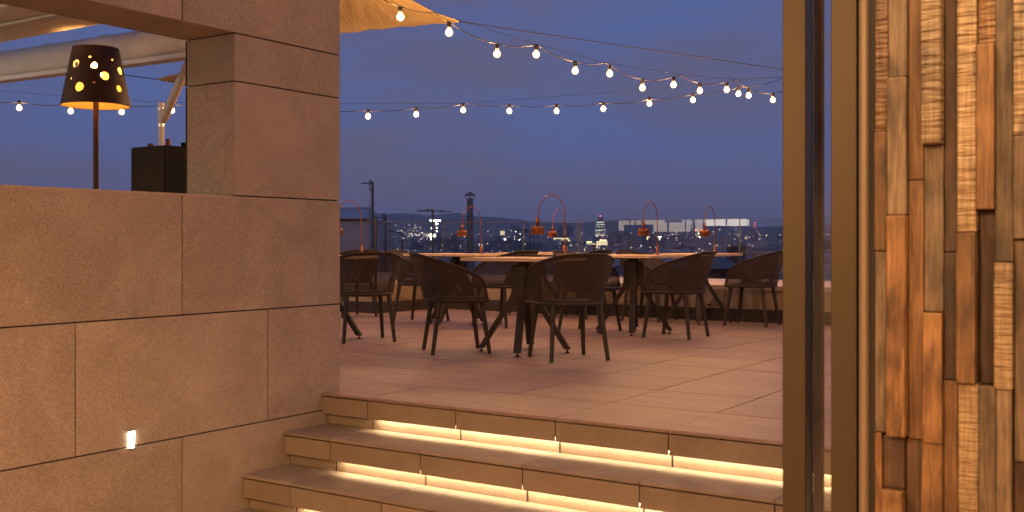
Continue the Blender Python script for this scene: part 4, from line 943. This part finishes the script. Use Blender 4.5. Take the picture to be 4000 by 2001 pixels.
MB().lathe([(0, H_t - 0.5), (1.6, H_t + 1), (0, H_t + 3)], 8).build('tip_lamp', CL[2], o)
o, w, hh, dp = block('lit_office_block', 'office block with five glowing yellow floors below the bullet tower', 2329, 2373, 941, 1500, md)
lights(o, [(0, hh - 1.4 - 2.05 * k, w * 0.98, 0.95) for k in range(5)], CL[4], 'lit_floors'); lights(o, [(w * 0.1, hh + 0.8, w * 0.62, 1.6)], CL[4], 'lit_roof_room')
o, w, hh, dp = block('lit_office_block', 'low block with one lit band left of the glowing yellow floors', 2290, 2328, 944, 1520, md); lights(o, [(-w * 0.2, hh - 0.8, w * 0.55, 2.0), (0, hh - 3.6, w * 0.9, 0.7)], CL[4], 'lit_floors')
o, w, hh, dp = block('old_tower_house', 'beige old building with a square corner tower on the skyline', 2433, 2452, 905, 1300, lt)
MB().box(-w * 0.62, w * 0.62, -0.6, dp + 0.6, hh, hh + 0.8).box(-w * 0.4, w * 0.4, 0.5, dp - 0.5, hh + 0.8, hh + 1.8).build('cornice', lt, o); lights(o, [(-1.5, hh - 3.4, 1.1, 3.6), (1.5, hh - 3.4, 1.1, 3.6)], M['kick'], 'tower_openings')
block('apartment_house', 'brown block joining the corner tower and the balcony block', 2451, 2478, 917, 1350, city_m[4])
o, w, hh, dp = block('apartment_house', 'grey block with stacked balconies under the middle copper lamp', 2476, 2506, 909, 1250, city_m[1]); 
for k in range(4): MB().box(-w * 0.45, w * 0.45, -1.2, -0.02, hh - 2.6 - 2.9 * k, hh - 1.6 - 2.9 * k).build('balcony', city_m[5], o)
o, w, hh, dp = block('hotel_block', 'dark block outlined by a bracket of white lights', 2506, 2580, 920, 1600, dk)
lights(o, [(-w * 0.13, hh - 2.4, 4.0, 1.0), (-w * 0.19, hh - 5.6, 1.2, 6), (-w * 0.13, hh - 8.8, 4.0, 1.0)], CL[4], 'lit_bracket'); lights(o, [(w * 0.46, hh - 4 - 2.6 * k, 1.0, 1.4) for k in range(5)] + [(w * 0.2 + 1.2 * k, hh - 2.2, 0.7, 0.7) for k in range(9)], CL[1])
block('apartment_house', 'low block with small roof lights left of the corner tower', 2410, 2432, 921, 1700, dk)
o, w, hh, dp = block('office_block', 'dark low block with two dotted rows of yellow windows', 2621, 2676, 938, 1800, dk); lights(o, [(-w * 0.3 + 1.9 * k, hh - 4.2 - 2.6 * (k % 2), 1.3, 0.8) for k in range(9)] + [(-w * 0.3 + 1.9 * k, hh - 6.8, 1.2, 0.7) for k in range(0, 9, 2)], CL[4])
o, w, hh, dp = block('high_rise', 'dark high rise dotted with lit windows and red roof lamps', 2717, 2762, 901, 2400, dk)
lights(o, grid(w, hh, 14, 22, 0.17, rg, hh * 0.35, 0.6, 0.4), CL[4]); lights(o, grid(w, hh, 14, 22, 0.06, rg, hh * 0.35, 0.6, 0.45), CL[1], 'bright_windows'); lights(o, [(-w * 0.48, hh + 0.6, 2.0, 2.0), (0, hh + 1.4, 1.7, 1.7), (w * 0.48, hh + 0.4, 2.2, 2.2)], CL[2], 'roof_lamps')
o, w, hh, dp = block('high_rise', 'slim slab with a bright vertical line beside the red lit high rise', 2762.5, 2781, 903, 2450, city_m[1]); lights(o, [(-w * 0.32, hh - 8, 0.8, 18)], CL[1], 'light_line'); lights(o, [(w * 0.1, hh - 5 - 2.2 * k, 0.7, 0.9) for k in range(18)], plain('dim_pane2', (0.4, 0.36, 0.3), 0.4), 'pane_column')
o, w, hh, dp = block('high_rise', 'distant grey high rise left of the red and white mast', 2913, 2931, 918, 3000, md); lights(o, grid(w, hh, 6, 14, 0.15, rg, hh * 0.5), CL[4])
o = empty('lattice_mast', local(2949, 4200) + Vector((0, 0, ground_z(4200)))); tag(o, 'slender tower mast with red lamps at far right', 'mast')
Hm = (HY - 868) / F_PX * 4200 - ground_z(4200)
MB().tube([(0, 0, 0), (0, 0, Hm * 0.42), (0, 0, Hm * 0.5), (0, 0, Hm)], [14, 8, 3.4, 1.6], 6).build('tower', plain('mast_steel', (0.25, 0.13, 0.12), 0.8), o)
mb = MB()
for k in (0.98, 0.86, 0.75, 0.63): mb.lathe([(0, Hm * k - 2), (2.6, Hm * k), (0, Hm * k + 2)], 8)
mb.build('warning_lamps', CL[2], o)['kind'] = 'stuff'
o = empty('church_dome', local(3019, 2400) + Vector((0, 0, ground_z(2400)))); tag(o, 'dark church dome on the skyline beside the door frame', 'church')
Hd = (HY - 938) / F_PX * 2400 - ground_z(2400)
MB().lathe([(6, 0), (6, Hd - 6), (5, Hd - 2), (3, Hd + 1), (0.8, Hd + 2.5), (0.8, Hd + 5), (0, Hd + 6)], 16).build('dome', dk, o)
block('apartment_house', 'near brown red block behind the right hand table', 2848, 2912, 962, 420, plain('red_render', (0.17, 0.085, 0.07), 0.9, var=0.2, scale=0.3))

# the sea of roofs: individual blocks, shared meshes
shapes = []
for k in range(8):
    rr_ = random.Random(k); w = rr_.uniform(0.8, 1.3); dp = rr_.uniform(0.6, 1.2)
    mb = MB().box(-w / 2, w / 2, -dp / 2, dp / 2, 0, 1.0)
    mb.box(-w / 2 - 0.006, w / 2 + 0.006, -dp / 2 - 0.006, dp / 2 + 0.006, 1.0, 1.02)
    for q in range(rr_.randint(1, 4)):
        x = rr_.uniform(-w * 0.35, w * 0.35); y = rr_.uniform(-dp * 0.35, dp * 0.35); s_ = rr_.uniform(0.05, 0.16)
        mb.box(x - s_, x + s_, y - s_, y + s_, 1.021, 1.0 + rr_.uniform(0.05, 0.22))
    shapes.append([mb.mesh('roof_block', city_m[(k + q) % 6]) for q in range(3)])
rg = random.Random(21); cnt = 0
lab = ['low city block in the dark sea of roofs beyond the balustrade']
mass = MB()
for d_lo, d_hi, n, size in ((330, 520, 26, 17), (520, 800, 54, 20), (800, 1300, 90, 24), (1300, 2200, 118, 30)):
    for i in range(n):
        px = 1290 + (3330 - 1290) * ((i + rg.random()) / n); d = math.sqrt(rg.uniform(d_lo ** 2, d_hi ** 2))
        b_ = local(px, d); s_ = size * rg.uniform(0.7, 1.25); zb = ground_z(d)
        hgt = rg.uniform(17, 27) + (11 if rg.random() < 0.15 else 0)
        if d < 800: hgt = rg.uniform(14, 21)
        o = link(rg.choice(rg.choice(shapes)), 'city_block', None, (b_.x, b_.y, zb - 0.5), YAW + rg.uniform(-0.5, 0.5))
        tone_ = o.data.materials[0].name[-1]; o.scale = (s_, s_, hgt); tag(o, '%s city block in the %s of the roofs beyond the balustrade' % (['mid grey', 'light grey', 'dark grey', 'beige', 'brown', 'pale'][int(tone_)], {330: 'nearest band', 520: 'near middle band', 800: 'far middle band', 1300: 'farthest band'}[d_lo]), 'building', 'blocks in the sea of roofs'); cnt += 1
for i in range(900):
    px = rg.uniform(1250, 3380); d = math.sqrt(rg.uniform(2200 ** 2, 4900 ** 2)); b_ = local(px, d); zb = ground_z(d); s_ = rg.uniform(14, 34); hgt = rg.uniform(16, 27) * (1.5 if rg.random() < 0.06 else 1)
    mass.box(b_.x - s_, b_.x + s_, b_.y - s_ * 0.5, b_.y + s_ * 0.5, zb - 2, zb + hgt)
tag(mass.build('distant_city', city_m[0]), 'far mass of city buildings running up to the hills', 'city', kind='stuff')
# street and window lights of the city
for nm, mt, n, lb in (('city_lights', CL[0], 360, 'scattered warm street and window lights of the city'), ('city_lights', CL[1], 250, 'scattered white street and window lights of the city'), ('city_lights', CL[2], 22, 'scattered red lamps over the city')):
    mb = MB()
    for i in range(n):
        u = rg.random()
        if u < 0.62: px = rg.uniform(1340, 3250); py = rg.gauss(935, 14); d = rg.uniform(1900, 3300)
        elif u < 0.80: px = rg.uniform(1340, 3250); py = rg.uniform(950, 995); d = rg.uniform(420, 1000)
        elif u < 0.92: px = rg.choice([rg.gauss(1600, 26), rg.gauss(1600, 26), rg.gauss(2740, 60), rg.gauss(1820, 60), rg.gauss(2870, 45)]); py = rg.gauss(893, 9) if px < 1700 else rg.gauss(912, 9); d = 5200
        else: px = rg.gauss(1650, 30); py = rg.gauss(918, 4); d = 2200
        py = max(py, 880); c = at(px, py, d); r_ = d / F_PX * rg.uniform(0.40, 1.05) * (1.15 if u > 0.9 else 1)
        mb.add([c + Vector(v) * r_ for v in ((1, 0, 0), (-1, 0, 0), (0, 1, 0), (0, -1, 0), (0, 0, 1), (0, 0, -1))], [(0, 2, 4), (2, 1, 4), (1, 3, 4), (3, 0, 4), (2, 0, 5), (1, 2, 5), (3, 1, 5), (0, 3, 5)])
    tag(mb.build(nm, mt), lb, 'lights', kind='stuff')

# ------------------------------------------------------------------ evening haze
hz = MB().box(-13500, 13500, -13500, 13500, -52, 420).build('haze', None) if False else None
mh = bpy.data.materials.new('evening_air'); mh.use_nodes = True; nt = mh.node_tree; nt.nodes.clear()
oo = N(nt, 'ShaderNodeOutputMaterial'); pvn = N(nt, 'ShaderNodeVolumePrincipled'); pvn.inputs['Density'].default_value = 0.00011; pvn.inputs['Color'].default_value = (0.95, 0.96, 1.0, 1)
nt.links.new(pvn.outputs[0], oo.inputs['Volume'])
hz = MB().box(-8600, 8600, -8600, 8600, -52, 205).build('haze', mh); tag(hz, 'thin evening haze over the city', 'haze', kind='stuff')
